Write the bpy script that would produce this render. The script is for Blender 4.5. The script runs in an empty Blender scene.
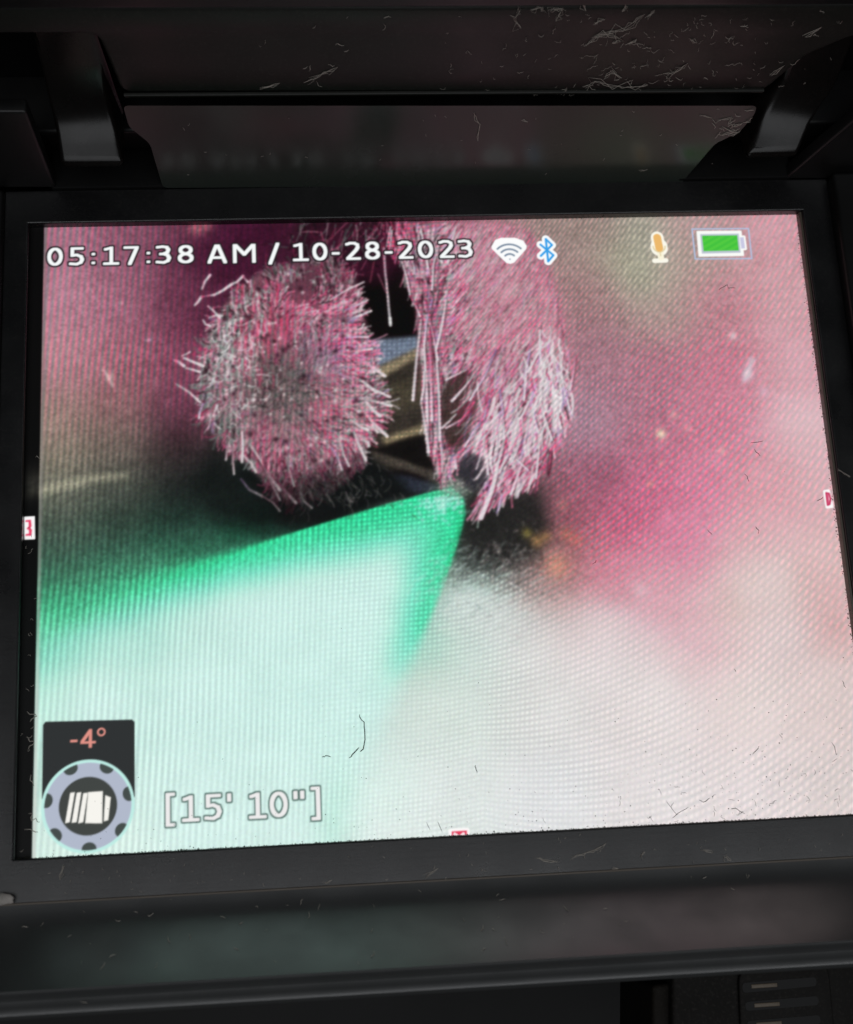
import bpy, bmesh, math, random
import numpy as np
from mathutils import Matrix, Vector

S = 0.001                       # everything below is measured in millimetres
sc = bpy.context.scene
col = sc.collection
rng = np.random.default_rng(7)
random.seed(7)

# ---------------------------------------------------------------- camera
cam_d = bpy.data.cameras.new('camera')
cam = bpy.data.objects.new('camera', cam_d)
col.objects.link(cam)
cam_d.sensor_fit = 'VERTICAL'
cam_d.sensor_height = 24.0
cam_d.lens = 1338.05 / 1024 * 24.0
cam_d.clip_start = 0.005
cam_d.clip_end = 50.0
cam.matrix_world = Matrix((
    (0.99630249, 0.03438104, -0.07873561, -17.8825 * S),
    (-0.05295098, 0.96741595, -0.24759356, -48.0648 * S),
    (0.06765756, 0.25084721, 0.96565943, 187.102 * S),
    (0, 0, 0, 1)))
sc.camera = cam
cam_d.dof.use_dof = True
cam_d.dof.focus_distance = 0.194
cam_d.dof.aperture_fstop = 15.0

# ---------------------------------------------------------------- light
world = bpy.data.worlds.new('World')
sc.world = world
world.use_nodes = True
bg = world.node_tree.nodes['Background']
bg.inputs['Color'].default_value = (0.85, 0.93, 1.0, 1)
bg.inputs['Strength'].default_value = 0.02

def area(name, loc, target, size, power, color):
    d = bpy.data.lights.new(name, 'AREA')
    d.shape = 'RECTANGLE'
    d.size, d.size_y = size
    d.energy = power
    d.color = color
    o = bpy.data.objects.new(name, d)
    col.objects.link(o)
    o.location = Vector(loc) * S
    o.rotation_euler = (Vector(target) - Vector(loc)).to_track_quat('-Z', 'Y').to_euler()
    return o

# a dim ceiling light behind the photographer's shoulder
area('room_light', (60, -255, 600), (60, -255, 0), (0.95, 0.46), 1.65, (0.95, 0.97, 1.0))

sc.view_settings.view_transform = 'Standard'
sc.view_settings.look = 'None'
sc.view_settings.exposure = 0.0
sc.view_settings.gamma = 1.0
sc.view_settings.use_curve_mapping = False
sc.render.engine = 'CYCLES'
sc.cycles.use_denoising = True
sc.cycles.max_bounces = 8

# ---------------------------------------------------------------- materials
def new_mat(name):
    m = bpy.data.materials.new(name)
    m.use_nodes = True
    return m, m.node_tree.nodes, m.node_tree.links, m.node_tree.nodes['Principled BSDF']

def plastic(name, base, rough, dust=0.15, bump=0.05, spec=0.5, scratch=True):
    """moulded black plastic with a fine grain, smears and settled dust"""
    m, n, l, b = new_mat(name)
    tc = n.new('ShaderNodeTexCoord')
    mp = n.new('ShaderNodeMapping'); mp.inputs['Scale'].default_value = (1000, 1000, 1000)
    l.new(tc.outputs['Object'], mp.inputs['Vector'])
    n1 = n.new('ShaderNodeTexNoise'); n1.inputs['Scale'].default_value = 0.12; n1.inputs['Detail'].default_value = 6
    n2 = n.new('ShaderNodeTexNoise'); n2.inputs['Scale'].default_value = 2.2; n2.inputs['Detail'].default_value = 8
    n2.inputs['Roughness'].default_value = 0.7
    n3 = n.new('ShaderNodeTexNoise'); n3.inputs['Scale'].default_value = 9.0; n3.inputs['Detail'].default_value = 3
    for q in (n1, n2, n3): l.new(mp.outputs['Vector'], q.inputs['Vector'])
    r1 = n.new('ShaderNodeValToRGB')
    r1.color_ramp.elements[0].position = 0.52; r1.color_ramp.elements[1].position = 0.80
    l.new(n2.outputs['Fac'], r1.inputs['Fac'])
    mul = n.new('ShaderNodeMath'); mul.operation = 'MULTIPLY'
    l.new(r1.outputs['Color'], mul.inputs[0]); l.new(n1.outputs['Fac'], mul.inputs[1])
    am = n.new('ShaderNodeMath'); am.operation = 'MULTIPLY'; am.inputs[1].default_value = dust
    l.new(mul.outputs[0], am.inputs[0])
    mix = n.new('ShaderNodeMix'); mix.data_type = 'RGBA'
    mix.inputs['A'].default_value = (*base, 1)
    mix.inputs['B'].default_value = (0.17, 0.155, 0.135, 1)
    l.new(am.outputs[0], mix.inputs['Factor'])
    l.new(mix.outputs['Result'], b.inputs['Base Color'])
    mr = n.new('ShaderNodeMapRange')
    mr.inputs['From Min'].default_value = 0.3; mr.inputs['From Max'].default_value = 0.7
    mr.inputs['To Min'].default_value = rough - 0.06; mr.inputs['To Max'].default_value = rough + 0.08
    l.new(n1.outputs['Fac'], mr.inputs['Value'])
    l.new(mr.outputs['Result'], b.inputs['Roughness'])
    b.inputs['Specular IOR Level'].default_value = spec
    ms = n.new('ShaderNodeMapping'); ms.inputs['Scale'].default_value = (90, 2600, 2600)
    l.new(tc.outputs['Object'], ms.inputs['Vector'])
    n4 = n.new('ShaderNodeTexNoise'); n4.inputs['Scale'].default_value = 1.0; n4.inputs['Detail'].default_value = 5
    l.new(ms.outputs['Vector'], n4.inputs['Vector'])
    sr = n.new('ShaderNodeMath'); sr.operation = 'MULTIPLY_ADD'; sr.inputs[1].default_value = 0.35
    l.new(n4.outputs['Fac'], sr.inputs[0]); l.new(n3.outputs['Fac'], sr.inputs[2])
    bp = n.new('ShaderNodeBump'); bp.inputs['Strength'].default_value = bump
    bp.inputs['Distance'].default_value = 0.0001
    l.new(sr.outputs[0], bp.inputs['Height'])
    l.new(bp.outputs['Normal'], b.inputs['Normal'])
    return m

M_body = plastic('black_plastic', (0.006, 0.006, 0.006), 0.42, dust=0.06)
M_bezel = plastic('bezel_plastic', (0.007, 0.007, 0.0075), 0.31, dust=0.20, bump=0.16, spec=0.75)
M_lip = plastic('lip_plastic', (0.058, 0.060, 0.060), 0.36, dust=0.22, bump=0.06, spec=1.0)
M_panel = plastic('panel_plastic', (0.034, 0.042, 0.035), 0.21, dust=0.12, bump=0.02, spec=0.38)
M_lid = plastic('lid_plastic', (0.013, 0.0135, 0.011), 0.46, dust=0.25, spec=0.4)
M_arm = plastic('hinge_plastic', (0.005, 0.004, 0.0035), 0.27, dust=0.10, spec=0.42)
M_edge = plastic('worn_and_lit_edge', (0.11, 0.09, 0.07), 0.45, dust=0.3)  # gasket wear; on the seam bead it stands in for a lit edge
M_under = plastic('under_plastic', (0.012, 0.011, 0.010), 0.6, dust=0.3, spec=0.12)
M_under2 = plastic('under_brown', (0.012, 0.010, 0.008), 0.6, dust=0.2, spec=0.12)
M_dull = plastic('matt_black', (0.004, 0.004, 0.004), 0.7, dust=0.05, spec=0.15)

def simple(name, colr, rough=0.8, var=0.35, scale=4.0):
    m, n, l, b = new_mat(name)
    tc = n.new('ShaderNodeTexCoord')
    mp = n.new('ShaderNodeMapping'); mp.inputs['Scale'].default_value = (1000, 1000, 1000)
    l.new(tc.outputs['Object'], mp.inputs['Vector'])
    q = n.new('ShaderNodeTexNoise'); q.inputs['Scale'].default_value = scale; q.inputs['Detail'].default_value = 4
    l.new(mp.outputs['Vector'], q.inputs['Vector'])
    mix = n.new('ShaderNodeMix'); mix.data_type = 'RGBA'
    mix.inputs['A'].default_value = (*[c * (1 - var) for c in colr], 1)
    mix.inputs['B'].default_value = (*[min(1, c * (1 + var)) for c in colr], 1)
    l.new(q.outputs['Fac'], mix.inputs['Factor'])
    l.new(mix.outputs['Result'], b.inputs['Base Color'])
    b.inputs['Roughness'].default_value = rough
    return m

M_lint = simple('pale_lint', (0.46, 0.42, 0.37), 0.9)
M_fibre_dark = simple('dark_fibre', (0.03, 0.035, 0.03), 0.8)
M_grime = simple('greenish_grime', (0.05, 0.047, 0.025), 0.9)
M_pale = simple('pale_crumb', (0.40, 0.37, 0.34), 0.85, 0.25)
M_slot = simple('slot_black', (0.004, 0.004, 0.004), 0.7)
M_blade = simple('tan_metal', (0.13, 0.10, 0.07), 0.5)
M_ground = simple('dark_ground', (0.012, 0.012, 0.012), 0.8, 0.3, 0.05)

# the display: an emitter whose colours are stored on the pixel grid
m, n, l, b = new_mat('lit_display')
at = n.new('ShaderNodeAttribute'); at.attribute_name = 'picture'
b.inputs['Base Color'].default_value = (0.006, 0.006, 0.006, 1)
b.inputs['Roughness'].default_value = 0.5
b.inputs['Specular IOR Level'].default_value = 0.2
l.new(at.outputs['Color'], b.inputs['Emission Color'])
b.inputs['Emission Strength'].default_value = 1.0
m.cycles.emission_sampling = 'NONE'
M_display = m

# ---------------------------------------------------------------- helpers
def link(name, me, mat, parent=None):
    o = bpy.data.objects.new(name, me)
    me.materials.append(mat)
    col.objects.link(o)
    if parent: o.parent = parent
    return o

def tag(o, label=None, cat=None, group=None, kind=None):
    if label: o['label'] = label
    if cat: o['category'] = cat
    if group: o['group'] = group
    if kind: o['kind'] = kind
    return o

def from_bm(name, bm, mat, parent=None, bevel=0.0, seg=3, smooth=True):
    bmesh.ops.recalc_face_normals(bm, faces=bm.faces)
    if bevel > 0:
        es = [e for e in bm.edges if len(e.link_faces) == 2 and e.calc_face_angle(0) > 0.5]
        bmesh.ops.bevel(bm, geom=es, offset=bevel * S, segments=seg, affect='EDGES', profile=0.5)
    me = bpy.data.meshes.new(name)
    bm.to_mesh(me); bm.free()
    if smooth:
        me.polygons.foreach_set('use_smooth', [True] * len(me.polygons))
        me.set_sharp_from_angle(angle=math.radians(40))
    return link(name, me, mat, parent)

def extrude_poly(pts3, vec):
    """closed polygon of 3-D points swept along vec"""
    bm = bmesh.new()
    a = [bm.verts.new(Vector(p) * S) for p in pts3]
    c = [bm.verts.new((Vector(p) + Vector(vec)) * S) for p in pts3]
    bm.faces.new(a); bm.faces.new(c[::-1])
    k = len(a)
    for i in range(k):
        bm.faces.new((a[i], a[(i + 1) % k], c[(i + 1) % k], c[i]))
    return bm

def profile_x(yz, x0, x1):
    return extrude_poly([(x0, y, z) for y, z in yz], (x1 - x0, 0, 0))

def box(x0, x1, y0, y1, z0, z1):
    return extrude_poly([(x0, y0, z0), (x1, y0, z0), (x1, y1, z0), (x0, y1, z0)], (0, 0, z1 - z0))

A76 = math.radians(76)
def slope(y0, z0, x, t, proud=0.0):
    """point on the steep wall behind the screen: x along it, t up it"""
    return (x, y0 + t * math.cos(A76) - proud * math.sin(A76), z0 + t * math.sin(A76) + proud * math.cos(A76))

def round_poly(pts, r, seg=5):
    out = []
    k = len(pts)
    for i in range(k):
        p, a, c = Vector(pts[i]), Vector(pts[i - 1]), Vector(pts[(i + 1) % k])
        d1, d2 = (a - p), (c - p)
        rr = min(r, d1.length * 0.45, d2.length * 0.45)
        s, e = p + d1.normalized() * rr, p + d2.normalized() * rr
        for j in range(seg + 1):
            t = j / seg
            out.append(tuple((1 - t) ** 2 * s + 2 * t * (1 - t) * p + t * t * e))
    return out

# ---------------------------------------------------------------- setting
gm = bpy.data.meshes.new('ground')
gm.from_pydata([(-2, -2, -0.075), (2, -2, -0.075), (2, 2, -0.075), (-2, 2, -0.075)], [], [(0, 1, 2, 3)])
tag(link('ground', gm, M_ground), kind='structure')

# ---------------------------------------------------------------- the monitor
mon = bpy.data.objects.new('inspection_monitor', None)
col.objects.link(mon)
mon.location = (0, 0, -0.075)
tag(mon, 'black plastic inspection camera monitor with lit screen and open hinged lid', 'monitor')
root_off = Matrix.Translation((0, 0, 0.075))

def part(o, label=None):
    o.parent = mon
    o.matrix_parent_inverse = root_off
    if label: o['label'] = label
    return o

# housing under everything, with a back box added to block light
hb = box(-80, 82, -61.5, 51.0, -70, -1.2)
part(from_bm('housing', hb, M_body, None, 1.0))
hb = extrude_poly([(-80, 57.8, -70), (82, 57.8, -70), (82, 57.8, 7), (-80, 57.8, 7)], (0, 14, 0))
part(from_bm('rear_light_block', hb, M_body, None, 0.6))

# bezel: one ring with a rectangular opening, raised above the display
OX0, OX1, OY0, OY1, BZ = -59.75, 58.55, -45.78, 45.98, 1.5
def ring(ox0, ox1, oy0, oy1, ix0, ix1, iy0, iy1, z0, z1, chamfer):
    bm = bmesh.new()
    def rect(x0, x1, y0, y1, z):
        return [bm.verts.new(Vector(p) * S) for p in ((x0, y0, z), (x1, y0, z), (x1, y1, z), (x0, y1, z))]
    loops = [rect(ox0, ox1, oy0, oy1, z0), rect(ox0, ox1, oy0, oy1, z1)]
    for k in range(5):
        a = k / 4 * math.pi / 2
        d = chamfer * (1 - math.sin(a)); h = chamfer * (1 - math.cos(a))
        loops.append(rect(ix0 - d, ix1 + d, iy0 - d, iy1 + d, z1 - h))
    loops.append(rect(ix0, ix1, iy0, iy1, z0))
    for la, lb in zip(loops, loops[1:] + loops[:1]):
        for i in range(4):
            bm.faces.new((la[i], la[(i + 1) % 4], lb[(i + 1) % 4], lb[i]))
    return bm
bez = part(from_bm('front_bezel', ring(-63.2, 63.0, -51.35, 51.2, OX0, OX1, OY0, OY1, -1.0, BZ, 0.35), M_bezel))

# thin worn gasket showing along the right side of the opening
g = extrude_poly([(57.95, OY0 + .05, -0.4), (58.5, OY0 + .05, -0.4), (58.5, OY0 + .05, 1.05), (58.15, OY0 + .05, 1.0)], (0, OY1 - OY0 - .1, 0))
gk = from_bm('gasket', g, M_edge, None, 0.08, 2); gk.parent = bez

# raised side rails left and right
for x0, x1, hz in ((63.05, 82, 4.0), (-80, -63.25, 2.6)):
    part(from_bm('side_rail', box(x0, x1, -51.3, 51.2, -1, hz), M_body, None, 0.7))

# front lip: a concave slope rising from the seam to a beaded edge
lip_yz = [(-51.4, 1.45), (-52.6, 1.6), (-53.6, 2.05), (-54.6, 2.95), (-55.6, 4.15), (-56.8, 5.7), (-58.0, 7.3), (-59.2, 9.0),
          (-60.4, 10.7), (-61.2, 11.8), (-61.5, 12.2), (-61.75, 12.05), (-61.95, 12.1), (-62.2, 12.4),
          (-62.7, 12.6), (-63.2, 12.4), (-63.5, 11.9), (-63.8, 11.6), (-64.4, 11.5), (-64.9, 10.9), (-65.0, 9.8), (-64.6, -3), (-51.4, -3)]
part(from_bm('front_lip', profile_x(lip_yz, -80, 82), M_lip))

tr_ = from_bm('seam_highlight', profile_x([(-51.52 + .16 * math.cos(a * math.pi / 4), 1.52 + .13 * math.sin(a * math.pi / 4)) for a in range(8)], -63, 63), M_edge)  # paler bead added to imitate light on the bezel's front edge
part(tr_)
# steep wall behind the screen with a notch for each hinge
W0 = (51.2, 1.5)
wall = [(39.76, -0.74), (43.15, 8.12), (46.36, 10.55), (47.65, 14.17), (47.52, 15.75), (-0.96, 16.44), (-43.44, 17.05), (-43.18, 13.02), (-40.66, 9.61), (-39.9, 0.36)]
wall3 = [slope(*W0, x, t) for x, t in round_poly(wall, 0.8)]
part(from_bm('hinge_wall', extrude_poly(wall3, (0, 0.4, -0.9)), M_panel))
for side in ([(-69.91, 16.3), (-56.91, 16.11), (-55.68, 0.71), (-73.95, 1.12)], [(56.28, 0.25), (63.03, 12.53), (72.73, 28.84), (93.23, -0.54)]):
    s3 = [slope(*W0, x, t) for x, t in round_poly(side, 0.6)]
    part(from_bm('corner_wall', extrude_poly(s3, (0, 2.2, 0)), M_body, None, 0.3))
# shelf under the hinge pockets
for x0, x1 in ((-56.4, -39.6), (39.2, 57.2)):
    part(from_bm('pocket_floor', box(x0, x1, 51.25, 57.7, -1, 2.2), M_dull, None, 0.3))

part(from_bm('pocket_blackout', box(-80, 82, 67, 70, -40, 46), M_dull, None, 0.4))  # black backing added so the hinge pockets stay dark
# the open lid above the gap
L0 = (53.2, 1.5)
lid = [(-43.61, 16.91), (-44.56, 23.25), (-45.37, 27.39), (-68.28, 27.57), (-67.08, 31.97), (-1.65, 31.58), (68.96, 31.84), (70.7, 27.51), (58.63, 26.19), (52.83, 22.64), (48.86, 16.08)]
lid3 = [slope(*L0, x, t) for x, t in round_poly(lid, 1.6)]
lid_o = part(from_bm('lid', extrude_poly(lid3, (0, 6.0, 0.6)), M_lid, None, 0.6))
e3 = [slope(*L0, -43.2, 16.55, .45), slope(*L0, 48.4, 16.25, .45), slope(*L0, 48.6, 16.6, .45), slope(*L0, -43.4, 16.9, .45)]
eo = from_bm('edge_strip', extrude_poly(e3, (0, 0.5, 0.1)), M_lid, None, 0.1, 3); eo.parent = lid_o  # ridge added to catch a highlight along the lid's lower edge
cap3 = [slope(*L0, -66, 31.9, .6), slope(*L0, 70, 31.9, .6), slope(*L0, 70, 44, .6), slope(*L0, -66, 44, .6)]
part(from_bm('lid_rim', extrude_poly(cap3, (0, 5.0, 1.0)), M_body, None, 0.8))

# hinge arms: a concave swoosh that flares forward into a rounded foot
def arm(inner_top, inner_foot, outer_top, outer_foot):
    yz = [(62.8, 31), (62.0, 26), (60.4, 20.5), (59.0, 17.0), (57.6, 14.8), (56.2, 13.3), (54.7, 12.3), (53.0, 11.6), (51.6, 11.1), (50.8, 10.8), (50.4, 10.2),
          (50.7, 9.6), (52.0, 8.9), (55, 8.2), (58.6, 10), (61.5, 14), (64.0, 20), (65.2, 26), (65.6, 31)]
    bm = bmesh.new()
    A, B = [], []
    for y, z in yz:
        t = float(np.clip((z - 10.5) / 7.5, 0, 1)); t = 1 - (1 - t) ** 2
        A.append(bm.verts.new(Vector((inner_foot + (inner_top - inner_foot) * t, y, z)) * S))
        B.append(bm.verts.new(Vector((outer_foot + (outer_top - outer_foot) * t, y, z)) * S))
    k = len(A)
    for i in range(k):
        bm.faces.new((A[i], A[(i + 1) % k], B[(i + 1) % k], B[i]))
    for ring_ in (A, B):
        f_ = bm.faces.new(ring_); bmesh.ops.triangulate(bm, faces=[f_])
    return from_bm('hinge_arm', bm, M_arm, None, 0.75, 4)
part(arm(-46.4, -44.4, -54.6, -53.3)); part(arm(52.0, 47.3, 60.5, 55.0))

# lower body with a slotted speaker grille, bottom right
lb = [(28.66, -64.08, -6), (61.15, -65.96, -6), (58.52, -84.09, -6), (26.86, -82.06, -6)]
low = part(from_bm('lower_housing', extrude_poly([(x, y, -30) for x, y, z in lb], (0, 0, 24)), M_under, None, 0.6))
gp = [(37.7, -65.66, -5.9), (50.6, -65.61, -5.9), (50.2, -78.43, -5.9), (36.83, -78.36, -5.9)]
gp_o = from_bm('speaker_grille', extrude_poly([(x, y, -6.2) for x, y in round_poly([p[:2] for p in gp], 2)], (0, 0, 0.9)), M_under, None, 0.25); gp_o.parent = low
low_inv = Matrix.Identity(4)
for q in ([(37.98, -67.6, -5.2), (48.53, -67.43, -5.2), (48.52, -68.61, -5.2), (37.98, -68.91, -5.2)], [(38.12, -70.09, -5.2), (48.5, -69.92, -5.2), (48.49, -71.1, -5.2), (38.13, -71.26, -5.2)], [(38.12, -72.56, -5.2), (48.46, -72.41, -5.2), (48.45, -73.58, -5.2), (38.13, -73.73, -5.2)]):
    o = from_bm('slot', extrude_poly([(x, y, -5.5) for x, y in round_poly([p[:2] for p in q], 0.55)], (0, 0, 0.26)), M_slot); o.parent = gp_o
    (x0, y0), (x1, y1) = q[0][:2], q[2][:2]
    w = x1 - x0
    o = from_bm('slot_bar', box(x0 + .12 * w, x0 + .47 * w, (y0 + y1) / 2 - .3, (y0 + y1) / 2 + .25, -5.4, -5.15), M_blade, None, 0.1); o.parent = gp_o
sm = [(25.98, -67.39, -8), (31.44, -67.05, -8), (29.83, -82.58, -8), (24.55, -82.24, -8)]
o = part(from_bm('latch_block', extrude_poly([(x, y, -30) for x, y, z in sm], (0, 0, 22)), M_under2, None, 0.6))

# ================================================================ the picture on the display
# layout units: 800 across and 636.6 down the lit area, origin top left
GS = 0.8
U0, U1, V0, V1 = -22.0, 804.0, -6.0, 640.0
NX, NY = int((U1 - U0) / GS) + 1, int((V1 - V0) / GS) + 1
uu = U0 + np.arange(NX) * GS
vv = V0 + np.arange(NY) * GS
UU, VV = np.meshgrid(uu, vv)

def smooth(e0, e1, x):
    t = np.clip((x - e0) / (e1 - e0), 0, 1)
    return t * t * (3 - 2 * t)

def blur(a, sig):
    """separable gaussian, sigma in layout units"""
    s = sig / GS
    r = max(1, int(3 * s))
    k = np.exp(-0.5 * (np.arange(-r, r + 1) / s) ** 2); k /= k.sum()
    for ax in (0, 1):
        pad = [(0, 0)] * a.ndim; pad[ax] = (r, r)
        p = np.pad(a, pad, mode='edge')
        out = np.zeros_like(a)
        for i, w in enumerate(k):
            sl = [slice(None)] * a.ndim; sl[ax] = slice(i, i + a.shape[ax])
            out += w * p[tuple(sl)]
        a = out
    return a

def value_noise(cu, cv, seed):
    """smooth random field with cells of cu x cv layout units, range -1..1"""
    g = np.random.default_rng(seed)
    nx, ny = int((U1 - U0) / cu) + 3, int((V1 - V0) / cv) + 3
    t = g.uniform(-1, 1, (ny, nx))
    x = (uu - U0) / cu; y = (vv - V0) / cv
    xi = x.astype(int); yi = y.astype(int)
    fx = x - xi; fy = y - yi
    fx = fx * fx * (3 - 2 * fx); fy = fy * fy * (3 - 2 * fy)
    a = t[np.ix_(yi, xi)]; b_ = t[np.ix_(yi, xi + 1)]; c = t[np.ix_(yi + 1, xi)]; d = t[np.ix_(yi + 1, xi + 1)]
    fx = fx[None, :]; fy = fy[:, None]
    return (a * (1 - fx) + b_ * fx) * (1 - fy) + (c * (1 - fx) + d * fx) * fy

# ---- soft base colours
base_pts = [(14.5, 12.8, 160, 110, 128), (15.5, 80.2, 174, 124, 140), (16.5, 146.1, 178, 128, 138), (17.5, 210.3, 152, 125, 118), (18, 252.4, 132, 125, 110), (18.6, 293.7, 94, 96, 86), (19.3, 334.5, 66, 80, 72), (19.7, 364.7, 56, 92, 76), (20.1, 394.5, 58, 160, 115), (20.5, 416.2, 80, 190, 145), (20.9, 443.5, 140, 220, 190), (21.6, 491.6, 185, 238, 222), (76.2, 14, 142, 90, 110), (76.5, 81.6, 154, 102, 120), (76.7, 147.7, 162, 106, 120), (76.9, 190.8, 140, 98, 102), (77, 233.3, 114, 100, 92), (77.1, 275.1, 80, 82, 74), (77.3, 311.2, 50, 60, 54), (77.4, 346.8, 50, 80, 68), (77.6, 376.9, 60, 150, 110), (77.6, 406.7, 100, 200, 160), (77.8, 446, 160, 230, 208), (138.4, 3.9, 108, 60, 80), (137.8, 83.1, 112, 60, 82), (137.4, 138.4, 130, 72, 94), (137, 192.6, 122, 64, 88), (136.8, 224.6, 70, 42, 52), (136.6, 256.2, 44, 40, 40), (136.2, 297.8, 24, 31, 29), (135.9, 338.8, 38, 66, 56), (135.7, 369.2, 60, 160, 115), (135.5, 399.1, 120, 215, 180), (201, 5, 62, 18, 44), (200.3, 39.4, 66, 22, 46), (169.3, 27.4, 72, 26, 52), (168.3, 106.1, 74, 30, 52), (205.7, 289.9, 13, 20, 19), (205.1, 320.9, 16, 38, 32), (204.5, 346.5, 48, 115, 86), (203.6, 391.9, 150, 230, 205), (255, 312.4, 10, 16, 15), (295.4, 12.7, 60, 25, 42), (348.4, 13.7, 95, 42, 66), (59.1, 493.3, 198, 238, 230), (153.8, 497.6, 198, 239, 231), (152.8, 591.6, 202, 240, 232), (60.2, 632.6, 205, 238, 226), (249.4, 501.9, 198, 238, 230), (246.6, 596.4, 206, 239, 231), (250.8, 453.3, 190, 237, 226), (322.4, 600.2, 206, 236, 226), (378.3, 448.9, 150, 205, 180), (394.6, 508.5, 204, 222, 212), (389.1, 603.5, 214, 225, 221), (339.6, 638.1, 214, 230, 225), (492.7, 512.9, 214, 214, 211), (485.4, 608.4, 217, 219, 221), (591.7, 517.4, 221, 210, 208), (582.5, 613.3, 221, 213, 213), (691.8, 522, 221, 200, 196), (680.6, 618.2, 219, 204, 204), (782.7, 526.1, 214, 188, 184), (769.8, 622.7, 212, 194, 191), (585.4, 12.5, 145, 126, 120), (628, 25.1, 160, 160, 142), (623.6, 71.5, 160, 162, 140), (680.1, 51.9, 165, 146, 136), (695, 14.6, 172, 140, 140), (772.4, 16.2, 198, 142, 152), (578.4, 93.5, 152, 118, 120), (641.3, 112.1, 160, 136, 130), (708.1, 96.6, 176, 118, 130), (779.1, 98.3, 202, 150, 158), (573.6, 149.9, 154, 112, 124), (635.3, 174, 172, 110, 128), (699.4, 175.8, 184, 110, 130), (780.1, 178, 208, 152, 162), (556.5, 226.8, 162, 130, 146), (594.1, 216.9, 164, 116, 132), (628.9, 239.9, 174, 104, 126), (692.2, 241.8, 198, 122, 144), (782.5, 244.6, 216, 168, 174), (561.3, 291.5, 148, 92, 112), (612.2, 303.8, 186, 98, 128), (664.2, 305.6, 210, 120, 148), (727, 307.8, 212, 146, 156), (790.2, 310, 212, 160, 166), (532.1, 332.7, 150, 86, 102), (578.2, 334.3, 188, 96, 126), (638, 357.5, 214, 124, 152), (709.2, 370.5, 212, 156, 162), (791.1, 384, 212, 166, 166), (513.5, 373.5, 160, 108, 108), (553.3, 385.3, 204, 126, 146), (612.4, 408.1, 212, 150, 162), (691.9, 431.8, 212, 176, 172), (793.3, 446.1, 206, 160, 160), (716.5, 396.8, 216, 192, 186), (648.4, 455.3, 216, 165, 172), (528.8, 435.2, 212, 185, 186), (489.8, 418.5, 188, 170, 168), (547.1, 456, 216, 196, 198), (429.5, 421, 198, 218, 212), (417.1, 460.4, 194, 217, 208), (476.9, 458.1, 214, 216, 213), (545, 480.9, 220, 211, 210), (434.7, 339.6, 42, 40, 38), (465.7, 332.4, 48, 44, 43), (452.9, 371.2, 70, 75, 72), (484.2, 356.9, 76, 64, 60), (422.7, 370.1, 36, 46, 42), (500.2, 388.4, 140, 108, 104), (412.8, 400.2, 140, 172, 156)]
bp_ = np.array(base_pts, float)
cs = 4.0
cu_ = np.arange(U0, U1 + cs * 2, cs); cv_ = np.arange(V0, V1 + cs * 2, cs)
CU, CV = np.meshgrid(cu_, cv_)
wsum = np.zeros(CU.shape); acc = np.zeros(CU.shape + (3,))
for x, y, r, g_, b_ in bp_:
    w = 1.0 / ((CU - x) ** 2 + (CV - y) ** 2 + 22.0 ** 2) ** 2.0
    wsum += w; acc += w[..., None] * np.array([r, g_, b_]) / 255.0
acc /= wsum[..., None]
def upsample(a):
    x = (uu - U0) / cs; y = (vv - V0) / cs
    xi = x.astype(int); yi = y.astype(int); fx = (x - xi)[None, :, None]; fy = (y - yi)[:, None, None]
    g4 = lambda i, j: a[np.ix_(i, j)]
    return (g4(yi, xi) * (1 - fx) + g4(yi, xi + 1) * fx) * (1 - fy) + (g4(yi + 1, xi) * (1 - fx) + g4(yi + 1, xi + 1) * fx) * fy
img = blur(upsample(acc), 13.0)
grey = img.mean(2, keepdims=True)
rw = smooth(560, 640, UU)[..., None]
img = grey + (img - grey) * (.88 - .06 * rw) + .012 * rw
img = img + .030 * smooth(.62, .86, grey)

def poly_sd(pts, X, Y):
    """signed distance to a polygon, negative inside"""
    d = np.full(X.shape, 1e9); inside = np.zeros(X.shape, bool)
    k = len(pts)
    for i in range(k):
        ax, ay = pts[i][:2]; bx_, by_ = pts[(i + 1) % k][:2]
        ex, ey = bx_ - ax, by_ - ay
        t = np.clip(((X - ax) * ex + (Y - ay) * ey) / (ex * ex + ey * ey + 1e-9), 0, 1)
        d = np.minimum(d, np.hypot(X - ax - t * ex, Y - ay - t * ey))
        if ay != by_:
            c = ((ay > Y) != (by_ > Y)) & (X < (bx_ - ax) * (Y - ay) / (by_ - ay) + ax)
            inside ^= c
    return np.where(inside, -d, d)

def window(pts, m):
    xs = [p[0] for p in pts]; ys = [p[1] for p in pts]
    i0 = max(0, int((min(xs) - m - U0) / GS)); i1 = min(NX, int((max(xs) + m - U0) / GS) + 2)
    j0 = max(0, int((min(ys) - m - V0) / GS)); j1 = min(NY, int((max(ys) + m - V0) / GS) + 2)
    return slice(j0, j1), slice(i0, i1)

def lay(sl, a, colr):
    img[sl] = img[sl] * (1 - a[..., None]) + a[..., None] * np.asarray(colr)

def fill(pts, rgb, soft=1.0, alpha=1.0):
    sl = window(pts, soft * 2 + 2)
    d = poly_sd(pts, UU[sl], VV[sl])
    a = alpha * smooth(soft, -soft, d)
    lay(sl, a, np.array(rgb) / 255.0)
    return sl, d

def spot(u, v, r, rgb, alpha=1.0, ry=None):
    ry = ry or r
    sl = window([(u - 3 * r, v - 3 * ry), (u + 3 * r, v + 3 * ry)], 1)
    lay(sl, alpha * np.exp(-0.5 * (((UU[sl] - u) / r) ** 2 + ((VV[sl] - v) / ry) ** 2)), np.array(rgb) / 255.0)

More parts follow.
